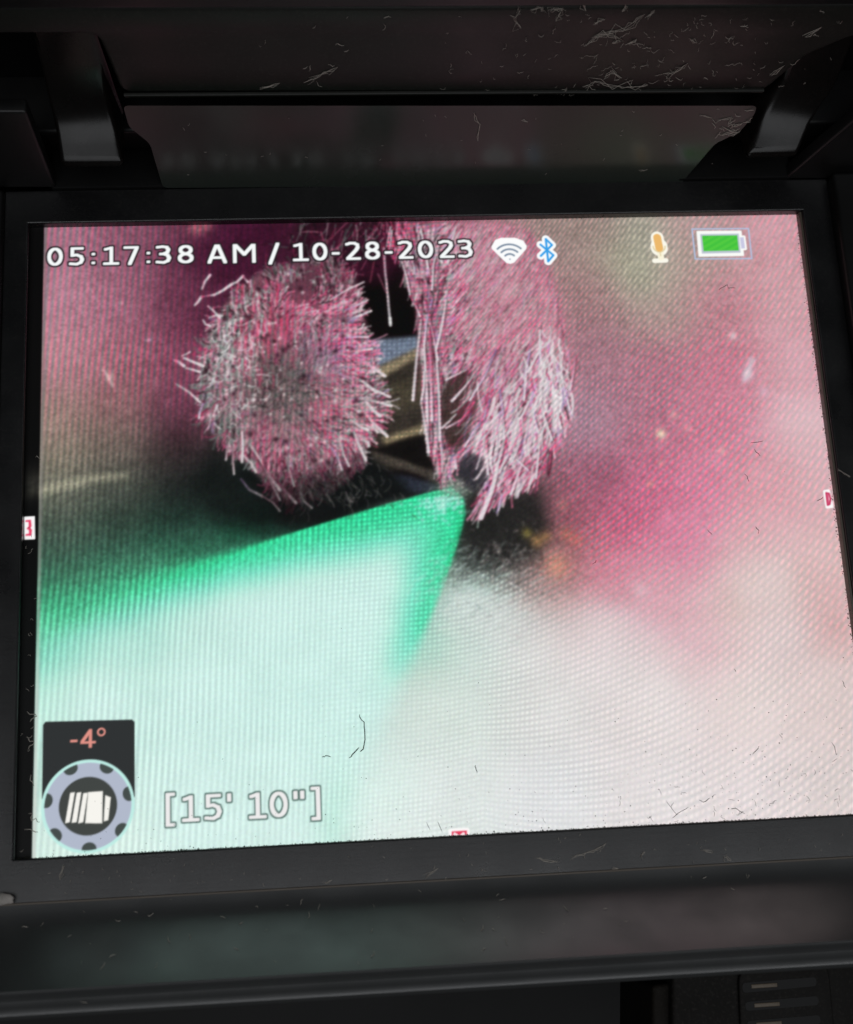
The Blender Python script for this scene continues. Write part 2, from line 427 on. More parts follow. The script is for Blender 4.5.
def seg_dist(pts, X, Y):
    d = np.full(X.shape, 1e9); tt = np.zeros(X.shape)
    k = len(pts) - 1
    for i in range(k):
        ax, ay = pts[i]; bx_, by_ = pts[i + 1]
        ex, ey = bx_ - ax, by_ - ay
        t = np.clip(((X - ax) * ex + (Y - ay) * ey) / (ex * ex + ey * ey + 1e-9), 0, 1)
        q = np.hypot(X - ax - t * ex, Y - ay - t * ey)
        m_ = q < d
        d = np.where(m_, q, d); tt = np.where(m_, (i + t) / k, tt)
    return d, tt

def stroke(pts, w, rgb, alpha=1.0, w2=None, rgb2=None, soft=0.6):
    """a hair: width w at its root, w2 at its tip"""
    w2 = w if w2 is None else w2
    sl = window(pts, max(w, w2) + soft + 1)
    d, t = seg_dist(pts, UU[sl], VV[sl])
    hw = (w + (w2 - w) * t) * 0.5
    a = alpha * np.clip((hw + soft - d) / (2 * soft), 0, 1)
    c = np.array(rgb) / 255.0
    if rgb2 is not None:
        c = c + (np.array(rgb2) / 255.0 - c) * t[..., None]
    lay(sl, a, c)

def curve(p0, ang, length, bend, k=5):
    out = [p0]
    x, y = p0; a = ang
    for _ in range(k):
        x += math.cos(a) * length / k; y += math.sin(a) * length / k
        a += bend / k
        out.append((x, y))
    return out

# ---- dark hollow in the middle
fill([(264.3, -3), (397.1, -0.5), (408.1, 89.5), (389.1, 285.7), (428.5, 276.4), (436.7, 308.4), (385.9, 306.5), (335.7, 299.6), (284.5, 323.8), (234.8, 322), (258.4, 196.1)], (16, 11, 12), 12)
fill([(264.3, -3), (386.4, -0.7), (384.1, 45.6), (351.4, 65.5), (303.9, 70.1), (261.6, 86)], (62, 24, 44), 14, .8)
fill([(309.8, 134.1), (382.9, 129.3), (388.6, 140.6), (354.4, 157.4), (326.9, 172), (308.5, 169.3)], (108, 118, 134), 4)
fill([(320.7, 171.9), (357.6, 155.3), (394.9, 139.7), (389.6, 275.1), (328.8, 273.1), (332, 198.3)], (52, 47, 42), 5)
fill([(331.2, 167.8), (360.9, 153.1), (390.8, 138.4), (392.4, 147.4), (364.6, 162.1), (336.9, 178.8)], (160, 146, 118), 4, .75)
fill([(347.1, 183.5), (393.3, 169.5), (393.7, 200.1), (339.3, 218)], (84, 78, 62), 7, .5)
fill([(340.4, 239.5), (365.4, 231.7), (392.4, 223.9), (391.9, 233.6), (369, 239.3), (344.1, 249.2)], (156, 142, 112), 4, .75)
fill([(329.7, 251.9), (358.7, 242.2), (391.7, 236.8), (391.7, 275.2), (371.5, 270.3), (335.7, 254.2)], (20, 17, 16), 4)
fill([(329.6, 254.1), (357.7, 262.4), (393.5, 278.4), (391.1, 286.8), (357.2, 271.9), (329.2, 262.5)], (74, 68, 62), 3, .8)
fill([(346.8, 277.9), (367, 280.7), (396.9, 292.3), (386.3, 300.3), (355.9, 299.2)], (46, 51, 62), 4, .9)
fill([(393.7, 275.2), (430.4, 244.5), (452.2, 258), (451.5, 300.4), (412.2, 290.7)], (38, 37, 42), 5)
spot(*[(414.1, 293.9)][0], 14, (128, 124, 116), .7, 9)
stroke([(397.4, 283.9), (427.3, 294.4), (452.5, 300.5)], 5, (95, 92, 90), .6, soft=3)
# shadow under the left clump, painted dark into the picture
fill([(170.5, 244.7), (192.1, 268.6), (217.4, 300.7), (254.8, 318.6), (216.7, 331.6), (169.5, 319.6), (146.2, 287.8)], (18, 22, 21), 16, .7)
fill([(196.1, 268.7), (286.3, 271.7), (329.3, 260.4), (354.7, 282.4), (368.1, 299.7), (284.5, 323.8), (250.8, 318.4), (213.4, 300.6)], (15, 18, 18), 8)

# ---- green wedge and its pale heart
wedge = [(-17.7, 404.8), (77.6, 384.9), (155.3, 361.8), (214.5, 344.8), (274.4, 327.6), (335.2, 311.1), (386.4, 298.2), (409, 293.7), (420.5, 305.6), (421.5, 323.4), (412.9, 349.1), (402.2, 377.4), (386.2, 413.3), (366.2, 453.3), (346.6, 491.7), (325.3, 534.2), (304.3, 575.9), (281, 689.5), (-11.9, 673.4)]
sl = window(wedge, 40)
dW = poly_sd(wedge, UU[sl], VV[sl])
tipx, tipy = [(396, 306.9)][0]
far = np.hypot(UU[sl] - tipx, VV[sl] - tipy)
sft = 1.5 + 22 * smooth(130, 420, far) + 12 * smooth([(402.6, 369.3)][0][1], [(345, 525.5)][0][1], VV[sl]) * (UU[sl] > [(281.7, 405)][0][0])
aW = smooth(sft, -sft, dW)
depth = -dW
wid = np.interp(VV[sl], [v_ for _, v_ in [(355.6, 305.5), (352.6, 367.3), (350.2, 417.8), (346.9, 486.9), (324.9, 543.8), (319.9, 655.4)]], [78, 62, 40, 24, 12, 8])
rgt = smooth([(252.2, 403.9)][0][0], [(311.2, 406.2)][0][0], UU[sl])
wid = wid * rgt + (56 - 16 * smooth(100, 330, far)) * (1 - rgt)
inner = smooth(.10 * wid, wid, depth)
inner = np.maximum(inner, rgt * smooth([(350.7, 407.8)][0][1], [(326.1, 517)][0][1], VV[sl]))
inner = blur(inner, 13.0)
gcol = np.array((56, 200, 142)) / 255.
pcol = np.array((200, 242, 233)) / 255.
cW = gcol + (pcol - gcol) * inner[..., None]
keep = smooth(480, 200, far)[..., None]
cW = cW * keep + img[sl] * (1 - keep)
img[sl] = img[sl] * (1 - aW[..., None]) + cW * aW[..., None]
# darker lower right edge, pale haze painted over the tip
stroke([(415.5, 338.8), (404.5, 371.4), (395.3, 391.4)], 4, (26, 92, 64), .5, 3, soft=4)
spot(*[(408.7, 299)][0], 12, (120, 160, 145), .7, 8)
for _ in range(160):
    u, v = [(398.9, 310.2)][0]
    u += rng.normal(0, 13); v += abs(rng.normal(0, 11)) - 6
    spot(u, v, 1.1, (170, 235, 215), .5)

# ---- grey fuzz to the right of the wedge tip
fill([(424.5, 307.9), (498.6, 299.9), (504.1, 336.9), (491.5, 368.5), (458.4, 379.6), (425.5, 388.5), (406.8, 400), (417, 364.7)], (34, 34, 33), 12, .85)
spot(*[(418.1, 412.6)][0], 20, (208, 226, 220), .75, 18)
spot(*[(448.8, 431.9)][0], 26, (210, 216, 213), .6, 14)
for _ in range(420):
    u, v = [(424.6, 404.7)][0]
    q = rng.normal(0, 1, 2)
    u += q[0] * 26; v += q[1] * 20 + q[0] * 4
    br = rng.uniform(150, 245)
    stroke(curve((u, v), math.radians(-38 + rng.normal(0, 25)), rng.uniform(5, 14), .4), 1.6, (br * .92, br, br * .97), .22, soft=1.3)
for _ in range(260):
    u, v = [(470.1, 384.1)][0]
    q = rng.normal(0, 1, 2)
    u += q[0] * 24; v += q[1] * 20
    br = rng.uniform(60, 215)
    stroke(curve((u, v), rng.uniform(0, 6.3), rng.uniform(2, 5), 1.), 1.8, (br, br * .93, br * .92), .28, soft=1.3)
for (u, v, r, cr, cg, cb, al) in [(482.1, 344.4, 3.5, 140, 128, 70, 0.7), (491.7, 353.1, 4.5, 176, 138, 92, 0.7), (501.2, 348.2, 4, 170, 130, 84, 0.5), (510, 379.5, 9, 206, 150, 130, 0.7), (521.7, 346.9, 5, 196, 130, 110, 0.5), (521, 316.6, 4, 180, 130, 116, 0.35), (531.4, 353.5, 5, 200, 120, 110, 0.5), (629.5, 244.2, 3.4, 244, 216, 186, 0.85), (645.2, 224, 3, 220, 170, 165, 0.5), (691.9, 263.6, 3, 226, 168, 164, 0.5), (612.8, 297.5, 2.6, 226, 160, 150, 0.6), (626.4, 275.4, 2.4, 226, 160, 156, 0.5), (657.5, 238.6, 3, 226, 150, 160, 0.6), (729, 181, 4, 216, 190, 200, 0.8), (743.8, 201.5, 4, 216, 170, 186, 0.7), (717.6, 137.9, 3, 224, 190, 196, 0.8), (765.5, 208.8, 4, 210, 170, 180, 0.5), (155.1, 1.8, 6, 170, 110, 120, 0.7), (165.5, -0.2, 5, 170, 110, 120, 0.6), (66.7, 165.8, 3, 205, 165, 165, 0.7), (105.9, 126.6, 2, 190, 160, 180, 0.6), (77.5, 85, 1.6, 190, 160, 170, 0.6), (592.1, 407.3, 6, 226, 190, 196, 0.4), (729.2, 463.8, 22, 222, 205, 205, 0.5), (604, 48, 18, 152, 150, 130, 0.35)]:
    spot(u, v, r, (cr, cg, cb), al)
stroke([(724.9, 187.6), (735, 165.5)], 5, (220, 205, 215), .7, soft=3)
stroke([(60.7, 158.1), (69.8, 175.6)], 2.4, (215, 185, 185), .7, soft=1.2)
# pale arc at the left edge
stroke([(-16.4, 289.4), (2.9, 282.9), (24.3, 278.5), (53.6, 272.2), (81.1, 271.1)], 9, (196, 192, 168), .6, 5, soft=5)
stroke([(75.2, 264.7), (79.2, 277.3)], 6, (60, 62, 56), .3, soft=3)

# mottled grain of the video picture before the hair goes on
gr = value_noise(2.2, 2.2, 11) * .6 + value_noise(5, 5, 12) * .5
lum = img.mean(2)
img *= (1 + (gr * (0.16 * smooth(.75, .3, lum)))[..., None])
img += (value_noise(26, 20, 13) * .016)[..., None] * np.array((1, .9, .95))

# ---- left clump of fine roots
clumpL = [(262.9, 43), (294.5, 39.1), (316.9, 59), (324.2, 87.5), (329, 121.3), (334.2, 145.8), (341.2, 174.6), (346.1, 204.1), (339, 225.5), (326, 243.3), (319.1, 262.2), (301.1, 280.6), (273.4, 298.5), (251.2, 304), (227.7, 288.5), (210.1, 269.1), (192.5, 249.6), (174.7, 236.4), (161.9, 209.4), (157.2, 182.4), (157.6, 152), (166.1, 122.7), (180.8, 95.3), (197.6, 73.3), (223, 53.5)]
fill(clumpL, (118, 96, 102), 6)
for (u, v, r, cr, cg, cb, al) in [(214.7, 96.1, 34, 176, 88, 110, 0.75), (261.6, 86, 30, 168, 84, 108, 0.7), (198.5, 140, 26, 176, 120, 128, 0.6), (179.6, 172.2, 22, 150, 146, 146, 0.7), (173.1, 133.8, 18, 150, 146, 148, 0.7), (246.5, 182.8, 30, 88, 88, 84, 0.8), (297.1, 142.6, 22, 172, 138, 170, 0.7), (304.3, 197.5, 26, 182, 132, 144, 0.7), (257.1, 239, 34, 168, 128, 136, 0.6), (207.2, 216.1, 26, 160, 122, 130, 0.6), (297.3, 250.9, 20, 160, 118, 130, 0.6), (247, 51.8, 34, 84, 60, 70, 0.8), (283.5, 54.9, 30, 92, 56, 70, 0.8)]:
    sl = window([(u - 3 * r, v - 3 * r), (u + 3 * r, v + 3 * r)], 1)
    inside = smooth(3, -8, poly_sd(clumpL, UU[sl], VV[sl]))
    lay(sl, inside * al * np.exp(-0.5 * (((UU[sl] - u) / r) ** 2 + ((VV[sl] - v) / r) ** 2)), np.array((cr, cg, cb)) / 255.0)
sl = window(clumpL, 6)
lay(sl, smooth(3, -8, poly_sd(clumpL, UU[sl], VV[sl])) * .92 * smooth([(256.4, 262.2)][0][1], [(255, 310.3)][0][1], VV[sl] + .22 * (UU[sl] - 250)), np.array((18, 17, 18)) / 255.0)
cx, cy = [(231, 154.1)][0]
xs = [p[0] for p in clumpL]; ys = [p[1] for p in clumpL]
PALS = {
 'pink': [(216, 120, 152), (198, 94, 132), (230, 156, 178), (178, 70, 108)],
 'pale': [(228, 214, 218), (240, 234, 236), (206, 196, 200)],
 'sage': [(138, 158, 150), (164, 180, 172), (112, 126, 120)],
 'dark': [(48, 24, 34), (30, 22, 26), (66, 34, 46)],
 'lilac': [(184, 150, 200), (160, 138, 186)],
 'red': [(196, 76, 108), (174, 66, 96)]}
def pick(keys, pr):
    p = PALS[keys[rng.choice(len(keys), p=pr)]]
    c = np.array(p[rng.integers(len(p))], float)
    return np.clip(c * rng.uniform(.85, 1.1), 0, 255)
KEYS = ['pink', 'pale', 'sage', 'dark', 'lilac', 'red']
pts = []
while len(pts) < 8200:
    u = rng.uniform(min(xs), max(xs)); v = rng.uniform(min(ys), max(ys))
    pts.append((u, v))
P_ = np.array(pts)
inP = poly_sd(clumpL, P_[:, 0], P_[:, 1])
P_ = P_[inP < -2]
rad = np.hypot((P_[:, 0] - cx) / 1.0, (P_[:, 1] - cy) / 1.15)
P_ = P_[np.argsort(rad)]
shade_y0, shade_y1 = [(256.9, 245.3)][0][1], [(255.3, 302)][0][1]
top_y0, top_y1 = [(262.9, 43)][0][1], [(261.6, 86)][0][1]
fam = value_noise(13, 13, 41); fam2 = value_noise(30, 34, 42)
whx, why = [(240.5, 180.5)][0]
def at_(f_, u, v): return f_[min(NY - 1, max(0, int((v - V0) / GS))), min(NX - 1, max(0, int((u - U0) / GS)))]
lux, luy = [(298.6, 155.9)][0]
for u, v in P_:
    dx, dy = u - whx, v - why
    rr = math.hypot(dx, dy * .9)
    th = math.atan2(dy, dx)
    core = smooth(46, 18, math.hypot(dx + 4, dy - 4))
    rim = smooth(45, 85, rr)
    f1 = at_(fam, u, v) * .7 + at_(fam2, u, v) * .8
    left = smooth(10, -50, dx)
    a = th + at_(fam2, u, v) * .9 + rng.normal(0, .28 + .5 * core)
    ln = rng.uniform(5, 10) + 6 * rim * rng.random() + 16 * rim * max(0, at_(fam, u, v) - .1) * rng.random()
    if rim > .75 and at_(fam, u, v) < -.25: continue
    if left > .5 and rng.random() < .45:
        a = math.pi / 2 + at_(fam, u, v) * .8 + rng.normal(0, .3)
    pk = max(.05, .42 + .30 * f1 + .12 * (1 - left) - .38 * core)
    sg = max(.03, .20 - .25 * f1 + .16 * left + .30 * core)
    dk = max(.06, .18 - .10 * f1 + .10 * core)
    pl = .10 + .04 * rim + .16 * rim * (1 - left)
    ll = .02 + .22 * math.exp(-((u - lux) ** 2 + (v - luy) ** 2) / 600)
    pr = np.array([pk, pl, sg, dk, ll, .02]); pr /= pr.sum()
    c = pick(KEYS, pr)
    k = 1 - .78 * smooth(shade_y0, shade_y1, v + .25 * dx)
    k *= .60 + .40 * smooth(top_y0, top_y1, v)
    k *= (1 - .35 * core) * (.84 + .16 * rim * (1 - left))
    c = c * k
    stroke(curve((u, v), a, ln, rng.normal(0, .9), 4), rng.uniform(1.3, 2.0), c * .85, .30 + .32 * rim, rng.uniform(1.1, 2.0), np.minimum(255, c * 1.12), .7)
for _ in range(90):
    u, v = [(217.5, 112.9)][0]
    u += rng.normal(0, 17); v += rng.normal(0, 26)
    stroke(curve((u, v), math.pi / 2 + rng.normal(0, .15), rng.uniform(8, 22), rng.normal(0, .3), 4), 2.0, pick(['red', 'pink', 'pale'], [.45, .35, .2]), .5, 1.6, None, .8)
for _ in range(170):
    u, v = [(184.1, 141.8)][0]
    u += rng.normal(0, 17); v += rng.normal(0, 42)
    if poly_sd(clumpL, np.array([u]), np.array([v]))[0] > -3: continue
    stroke(curve((u, v), math.pi / 2 + rng.normal(0, .7), rng.uniform(6, 16), rng.normal(0, 1.8), 5), 1.7, pick(['pale', 'sage'], [.6, .4]), .55, 1.5, None, .7)
# small bright nodules and dark gaps
for _ in range(160):
    q = P_[rng.integers(len(P_))]
    if rng.random() < .5: spot(q[0], q[1], rng.uniform(.8, 1.6), (236, 226, 226), .7 * (1 - smooth(shade_y0, shade_y1, q[1])))
    else: spot(q[0], q[1], rng.uniform(1, 2.4), (34, 18, 26), .7)
# tips that stand out against the hollow
tips = [(292.9, 86.8, 1.6), (329.2, 67.2, 1.6), (308, 98.4, 1.8), (332.5, 87.7, 1.8), (314.9, 112, 2.4), (335.2, 100.1, 2.4), (311.7, 111.9, 2.4), (324.5, 104.4, 2.4), (318.6, 121, 1.8), (327.2, 114.5, 1.8), (306.9, 129.6, 2), (330.8, 129.1, 2), (311.5, 144.1, 2), (334.4, 142.5, 2), (313.3, 151.9, 3.2), (346.5, 172.6, 3.2), (320.6, 176.2, 3), (336.5, 189.7, 3), (326.5, 182.9, 2.6), (350.6, 195.6, 2.6), (319.7, 195.8, 2.6), (351.2, 205.4, 2.6), (319.4, 203.4, 3.2), (345.6, 237.5, 3.2), (325.7, 200.3, 3.4), (339.4, 215.8, 3.4), (310.6, 219.2, 2.6), (326.5, 230.5, 2.6), (312.1, 232.2, 3), (323.1, 262.4, 3), (319.9, 240.9, 2.8), (326.8, 247.6, 2.8), (297.6, 240.2, 2.2), (305.7, 268.1, 2.2), (289.2, 248.5, 2.2), (298.4, 272.1, 2.2), (206.7, 241.6, 3), (218.2, 265.2, 3), (208.5, 250.1, 3.4), (235.6, 290.9, 3.4), (231.9, 280.3, 3), (251.2, 304.9, 3), (200.4, 254.1, 2.6), (212, 271.3, 2.6), (198.9, 228.6, 2.4), (198.3, 260.4, 2.4), (188.6, 242.1, 2), (190.1, 272.7, 2), (183.6, 242, 1.8), (182.3, 257.7, 1.8), (196.9, 278.1, 2.6), (217.5, 296.5, 2.6), (217.5, 296.5, 1.8), (235.1, 312.7, 1.8), (214.3, 258.8, 2), (235.3, 301.3, 2), (242.4, 259.7, 2), (249.7, 287.2, 2), (255.5, 293.7, 2), (267, 310.7, 2), (301.6, 295.3, 1.8), (307.3, 305.9, 1.8), (160.1, 197.5, 2.2), (155.9, 212.4, 2.2), (133.1, 175.3, 2.2), (157.1, 195.3, 2.2), (130.2, 149.1, 3), (141.3, 155.9, 3), (141.4, 147.2, 3), (160.6, 156.5, 3), (143.3, 158.2, 2.4), (157.4, 162.9, 2.4), (139.3, 145, 1.6), (147.5, 140.8, 1.6), (160.5, 71.3, 2.6), (169, 55.8, 2.6), (153.1, 89.1, 2.8), (159.4, 80.2, 2.8), (159.4, 80.2, 2), (172.8, 78.3, 2), (172.8, 78.3, 3), (191.6, 66.4, 3), (191.6, 66.4, 2.6), (203.1, 57.6, 2.6), (203.1, 57.6, 2), (208.1, 64.5, 2), (166.5, 90.5, 2), (178.6, 104.1, 2), (161.1, 105.9, 2), (168.2, 112.7, 2), (167.3, 103.8, 2), (180.7, 101.9, 2)]
for (u, v, w), (u2, v2, _) in zip(tips[::2], tips[1::2]):
    c = pick(['pink', 'pale', 'lilac'], [.3, .6, .1])
    dark = 1 - .45 * smooth(shade_y0 + 10, shade_y1, v2)
    mx, my = (u + u2) / 2 + rng.normal(0, 1.2), (v + v2) / 2 + rng.normal(0, 1.2)
    stroke([(u, v), (mx, my), (u2, v2)], w * .8, c * .85 * dark, .95, w * 1.05, np.array((238, 228, 230)) * dark, .6)
for _ in range(130):      # dim fuzz along the shadowed underside
    u, v = [(295.7, 290.9)][0]
    u += rng.normal(0, 34); v += rng.normal(0, 10)
    br = rng.uniform(35, 110)
    stroke(curve((u, v), rng.normal(1.0, .5), rng.uniform(4, 11), .8, 3), 1.4, (br, br * .98, br * .96), .5)

# ---- right clump: a curtain of strands falling down and to the left
clumpR = [(366.1, -1.1), (477.7, 1.1), (509.3, 13.4), (526.1, 48.7), (535.6, 92.5), (542.2, 143.5), (541.8, 188), (533, 231.5), (513.9, 263.2), (500, 283), (478.5, 295.1), (457.2, 307), (439.9, 321), (432.3, 313.4), (444.1, 287.6), (443.4, 266.3), (429.8, 253), (410, 275.8), (403.7, 279.8), (390.3, 262.4), (385.8, 232.3), (384.4, 199.8), (384.2, 144.9), (382.9, 88.9), (370.4, 43)]
fill(clumpR, (158, 104, 120), 5)
fill([(412.9, 3.3), (499.1, 5), (535.6, 92.5), (539.1, 182.4), (524.2, 236.6), (481.9, 246.1), (442, 223.3), (437.8, 124)], (178, 134, 144), 22, .95)
hollow = [(402.4, 193.8), (411.5, 177.7), (428.8, 168.2), (440.8, 177.4), (443.7, 197.2), (435.8, 223.1), (428.5, 242.3), (417.5, 254.8), (407.4, 250.1), (400.4, 228.5)]
xs = [p[0] for p in clumpR]; ys = [p[1] for p in clumpR]
P_ = np.stack([rng.uniform(min(xs), max(xs), 7000), rng.uniform(min(ys), max(ys), 7000)], 1)
P_ = P_[poly_sd(clumpR, P_[:, 0], P_[:, 1]) < -1]
P_ = P_[np.argsort(P_[:, 1])]
xa, xb, xc, xd = [[(396.7, 145.3)][0][0], [(417.6, 145.8)][0][0], [(499.5, 148)][0][0], [(536.4, 149)][0][0]]
yd0, yd1 = [(450.4, 90.5)][0][1], [(443.4, 201.6)][0][1]
def flow(u, v):
    lean = smooth(xa, xb, u) * (.50 - .36 * smooth(xc, xd, u))
    lean = lean * (1 + .25 * smooth(yd1, yd0, v))
    return math.pi / 2 + lean
for u, v in P_:
    up = smooth(yd1, yd0, v) * smooth(xa, xb, u)
    a = flow(u, v) + rng.normal(0, .16)
    ln = rng.uniform(8, 18) if up > .5 else rng.uniform(10, 26)
    if up > .4:
        pr = [.42, .24, .18, .12, .04, .0]
    else:
        pr = [.34, .34, .07, .17, .07, .01]
    c = pick(KEYS, pr)
    smo = smooth(yd1 + 40, yd0, v) * smooth(xb, xb + 40, u)
    c = c * (1 - .35 * smo) + np.array((176, 132, 142)) * .35 * smo
    if u < xb: c = c * (.80 if rng.random() < .5 else 1)
    stroke(curve((u, v), a, ln, rng.normal(0, .25), 3), rng.uniform(1.3, 2.3), c * .95, .66 - .32 * smo, rng.uniform(1.0, 2.2), np.minimum(255, c * 1.06), .8)
fill(hollow, (54, 44, 40), 5, .86)
for _ in range(34):
    u, v = [(439.8, 192.7)][0]
    u += rng.normal(0, 8); v += rng.normal(0, 22)
    stroke(curve((u, v), math.radians(122 + rng.normal(0, 9)), rng.uniform(12, 34), rng.normal(0, .3), 4), 1.8, pick(['pink', 'pale', 'lilac'], [.5, .35, .15]) * .8, .7, 1.2, None, .7)
fill([(415.7, 267.5), (429.6, 257.3), (443.5, 264.1), (444.1, 287.6), (433.1, 299.8), (419.3, 293)], (50, 48, 54), 4, .85)
long_ = [(370.3, 45.3, 2), (376.8, 84.2, 2), (376.8, 84.2, 2), (386.2, 107, 2), (387, 111.5, 2.4), (374.1, 199.6, 3), (399.7, 89.3, 2), (388.7, 139.5, 2), (388.7, 139.5, 2.2), (386.6, 255.9, 2.6), (395.8, 123, 2.4), (392.6, 221.7, 2.4), (400.9, 145.4, 2.4), (399.6, 243.5, 2.2), (393.4, 89.1, 2), (402.4, 156.5, 2), (414.5, 89.6, 2.2), (400.9, 145.4, 2.2), (387.1, 169.3, 2), (382.3, 202, 2.2), (382.3, 202, 2.2), (387.6, 255.9, 2.6), (439, 173, 2), (414.3, 201.8, 3), (430.9, 168.3, 2), (409.5, 178.7, 2), (463.7, 147, 2), (433, 201.3, 2.2), (453.8, 201.8, 2.2), (430.4, 244.5, 2.4), (444.1, 223.3, 2), (423.7, 252.8, 2.4), (423.7, 252.8, 2.2), (414.3, 273.8, 2.8), (432.3, 214.3, 2), (406.5, 230.8, 2), (417.7, 216, 2), (402.4, 230.7, 2), (486.5, 211.6, 2.8), (465.4, 245.5, 3), (465.4, 245.5, 3), (455, 277.3, 3), (457.4, 273.1, 3.4), (436.5, 327.1, 4.6), (464.9, 191.3, 2.2), (465.6, 243.4, 2.4), (459, 202.1, 2), (449.2, 272.9, 2.2), (499.5, 148, 2.2), (489.2, 202.9, 2.4), (517.6, 159.6, 2), (498.9, 214.1, 2.4), (498.9, 214.1, 2.4), (501.2, 238.1, 2.4), (522.6, 203.9, 2.4), (502.7, 246.7, 2.4), (502.7, 246.7, 2.4), (495.5, 287.1, 2.2), (492.3, 246.4, 2.2), (468.7, 303.1, 2.6), (530.6, 155.5, 2), (536.4, 215.3, 1.8), (518.7, 199.4, 2), (525.4, 234.5, 2.6), (511.4, 186, 2), (483.5, 224.5, 2), (477.8, 246, 2), (459.1, 277.4, 2), (446.9, 245, 2), (446.6, 281.2, 2.4), (511.7, 125.9, 2), (495.6, 172.3, 2), (534, 193.2, 2), (520.9, 225.6, 2), (547.5, 155.9, 1.6), (538.2, 193.4, 1.6), (468.7, 258.5, 2), (487.9, 278.4, 1.6), (471.4, 277.8, 2), (456, 294.3, 2), (505.9, 203.4, 2), (515.1, 247.1, 2), (486.9, 235.4, 2), (472.1, 269.3, 2), (404, 11.3, 2), (412.7, 46.2, 2), (391.5, 4.1, 2), (397.5, 52.8, 2), (412, 20.8, 2), (400.3, 77.9, 2), (430.1, 4.8, 2), (419.1, 46.4, 2)]
for (u, v, w), (u2, v2, w2) in zip(long_[::2], long_[1::2]):
    c = pick(['pink', 'pale', 'lilac'], [.2, .65, .15])
    mx, my = (u + u2) / 2 + rng.normal(0, 1.6), (v + v2) / 2
    stroke([(u + .8, v + .8), (mx + 1.6, my + .6), (u2 + 1.6, v2)], w * 1.2, (70, 30, 44), .45, w2, None, .9)
    stroke([(u, v), (mx, my), (u2, v2)], w * .9, c * .9, .95, w2, (240, 228, 236), .6)
for _ in range(110):
    u, v = [(516.1, 179.5)][0]
    u += rng.normal(0, 13); v += rng.normal(0, 32)
    if poly_sd(clumpR, np.array([u]), np.array([v]))[0] > 2: continue
    stroke(curve((u, v), math.pi / 2 + rng.normal(.15, .35), rng.uniform(8, 26), rng.normal(0, .8), 5), 1.9, pick(['pale', 'lilac', 'pink'], [.8, .12, .08]), .75, 1.7, None, .7)
for _ in range(60):
    u, v = [(467.9, 224)][0]
    u += rng.normal(0, 20); v += rng.normal(0, 26)
    if poly_sd(clumpR, np.array([u]), np.array([v]))[0] > 0: continue
    stroke(curve((u, v), math.pi / 2 + rng.normal(.3, .18), rng.uniform(14, 34), rng.normal(0, .4), 5), 2.0, pick(['pale', 'pink'], [.8, .2]), .75, 1.7, None, .7)
# pink strands over the top of the hollow
for _ in range(150):
    u, v = [(318.7, 14.3)][0]
    u += rng.normal(0, 40); v += rng.uniform(-18, 26)
    c = pick(['pink', 'dark', 'sage', 'pale'], [.42, .32, .16, .10]) * rng.uniform(.45, .8)
    stroke(curve((u, v), math.pi / 2 + rng.normal(.25, .5), rng.uniform(8, 26), rng.normal(0, .4), 3), 1.8, c, .7, 1.1)
for _ in range(46):
    u, v = [(367.7, 10.6)][0]
    u += rng.normal(0, 7); v += rng.uniform(-14, 20)
    stroke(curve((u, v), math.pi / 2 + rng.normal(0, .3), rng.uniform(10, 24), 0, 3), 2, pick(['pink', 'pale', 'red', 'dark'], [.5, .15, .15, .2]), .75, 1.2)
stroke([(351.9, 28.8), (351.9, 54.1), (353.6, 85.9), (354.4, 114.1)], 2.2, (196, 150, 166), .95, 2.4, (220, 220, 222))
stroke([(354.6, 108.5), (354.8, 116.3)], 3.2, (228, 228, 228), .95)
stroke([(340.7, 44.7), (335.5, 67.4)], 2, (120, 60, 76), .7); stroke([(344.3, 58.5), (351.8, 79.1)], 2, (130, 80, 96), .7)
# grey haze where the strands meet the wedge
for _ in range(70):
    u, v = [(413.1, 292.8)][0]
    u += rng.normal(0, 9); v += rng.normal(0, 6)
    br = rng.uniform(90, 190)
    stroke(curve((u, v), rng.uniform(0, 3.1), rng.uniform(3, 8), .6, 3), 1.3, (br, br * .97, br * .95), .35)

# a faint diffuse bloom, as the camera saw the picture
img = np.clip(img, 0, 1)
img = blur(img, .72)
img = img * .9 + blur(img, 3.0) * .1

img = np.clip(.5 + (img - .5) * 1.11 + .010, 0.012, 1.1)
img = np.where(img > .76, .76 + (img - .76) * .66, img)
g1 = img.mean(2, keepdims=True); img = np.clip(g1 + (img - g1) * 1.06, 0, 1)

# ---- the pixel lattice of the panel and its beat pattern
per = np.interp(uu, [U0, 230, 420, 560, 700, U1], [6.3, 5.6, 4.7, 5.4, 6.6, 7.4])
F = np.cumsum(GS / per)
p1 = 2 * np.pi * (F[None, :] + .010 * (VV - 300) + .000035 * (VV - 300) * np.maximum(UU - 200, 0) + .25 * value_noise(90, 90, 31))
perv = np.interp(uu, [U0, 420, 620, U1], [5.0, 4.8, 7.4, 9.0])[None, :]
p2 = 2 * np.pi * ((VV - 470) / perv + .00052 * np.maximum(UU - 360, 0) ** 1.75 + .014 * UU + .25 * value_noise(110, 80, 32))
lumv = img.mean(2)
wv = .50 + .60 * smooth(430, 200, UU) + .35 * smooth(230, 120, UU)                    # vertical stripes at the left
wh = smooth(190, 430, UU)                                # slanted rows at the right
amp = .036 + .054 * smooth(.88, .48, lumv) * smooth(.12, .48, lumv)
amp = amp * (1 + .35 * value_noise(17, 13, 33) + .35 * value_noise(60, 50, 34))
a_, b_ = np.sin(p1), np.sin(p2)
pat = wv * a_ + wh * .95 * b_ + .5 * wh * a_ * b_
ag, bg_ = np.sin(p1 + 2.4), np.sin(p2 + 2.4)
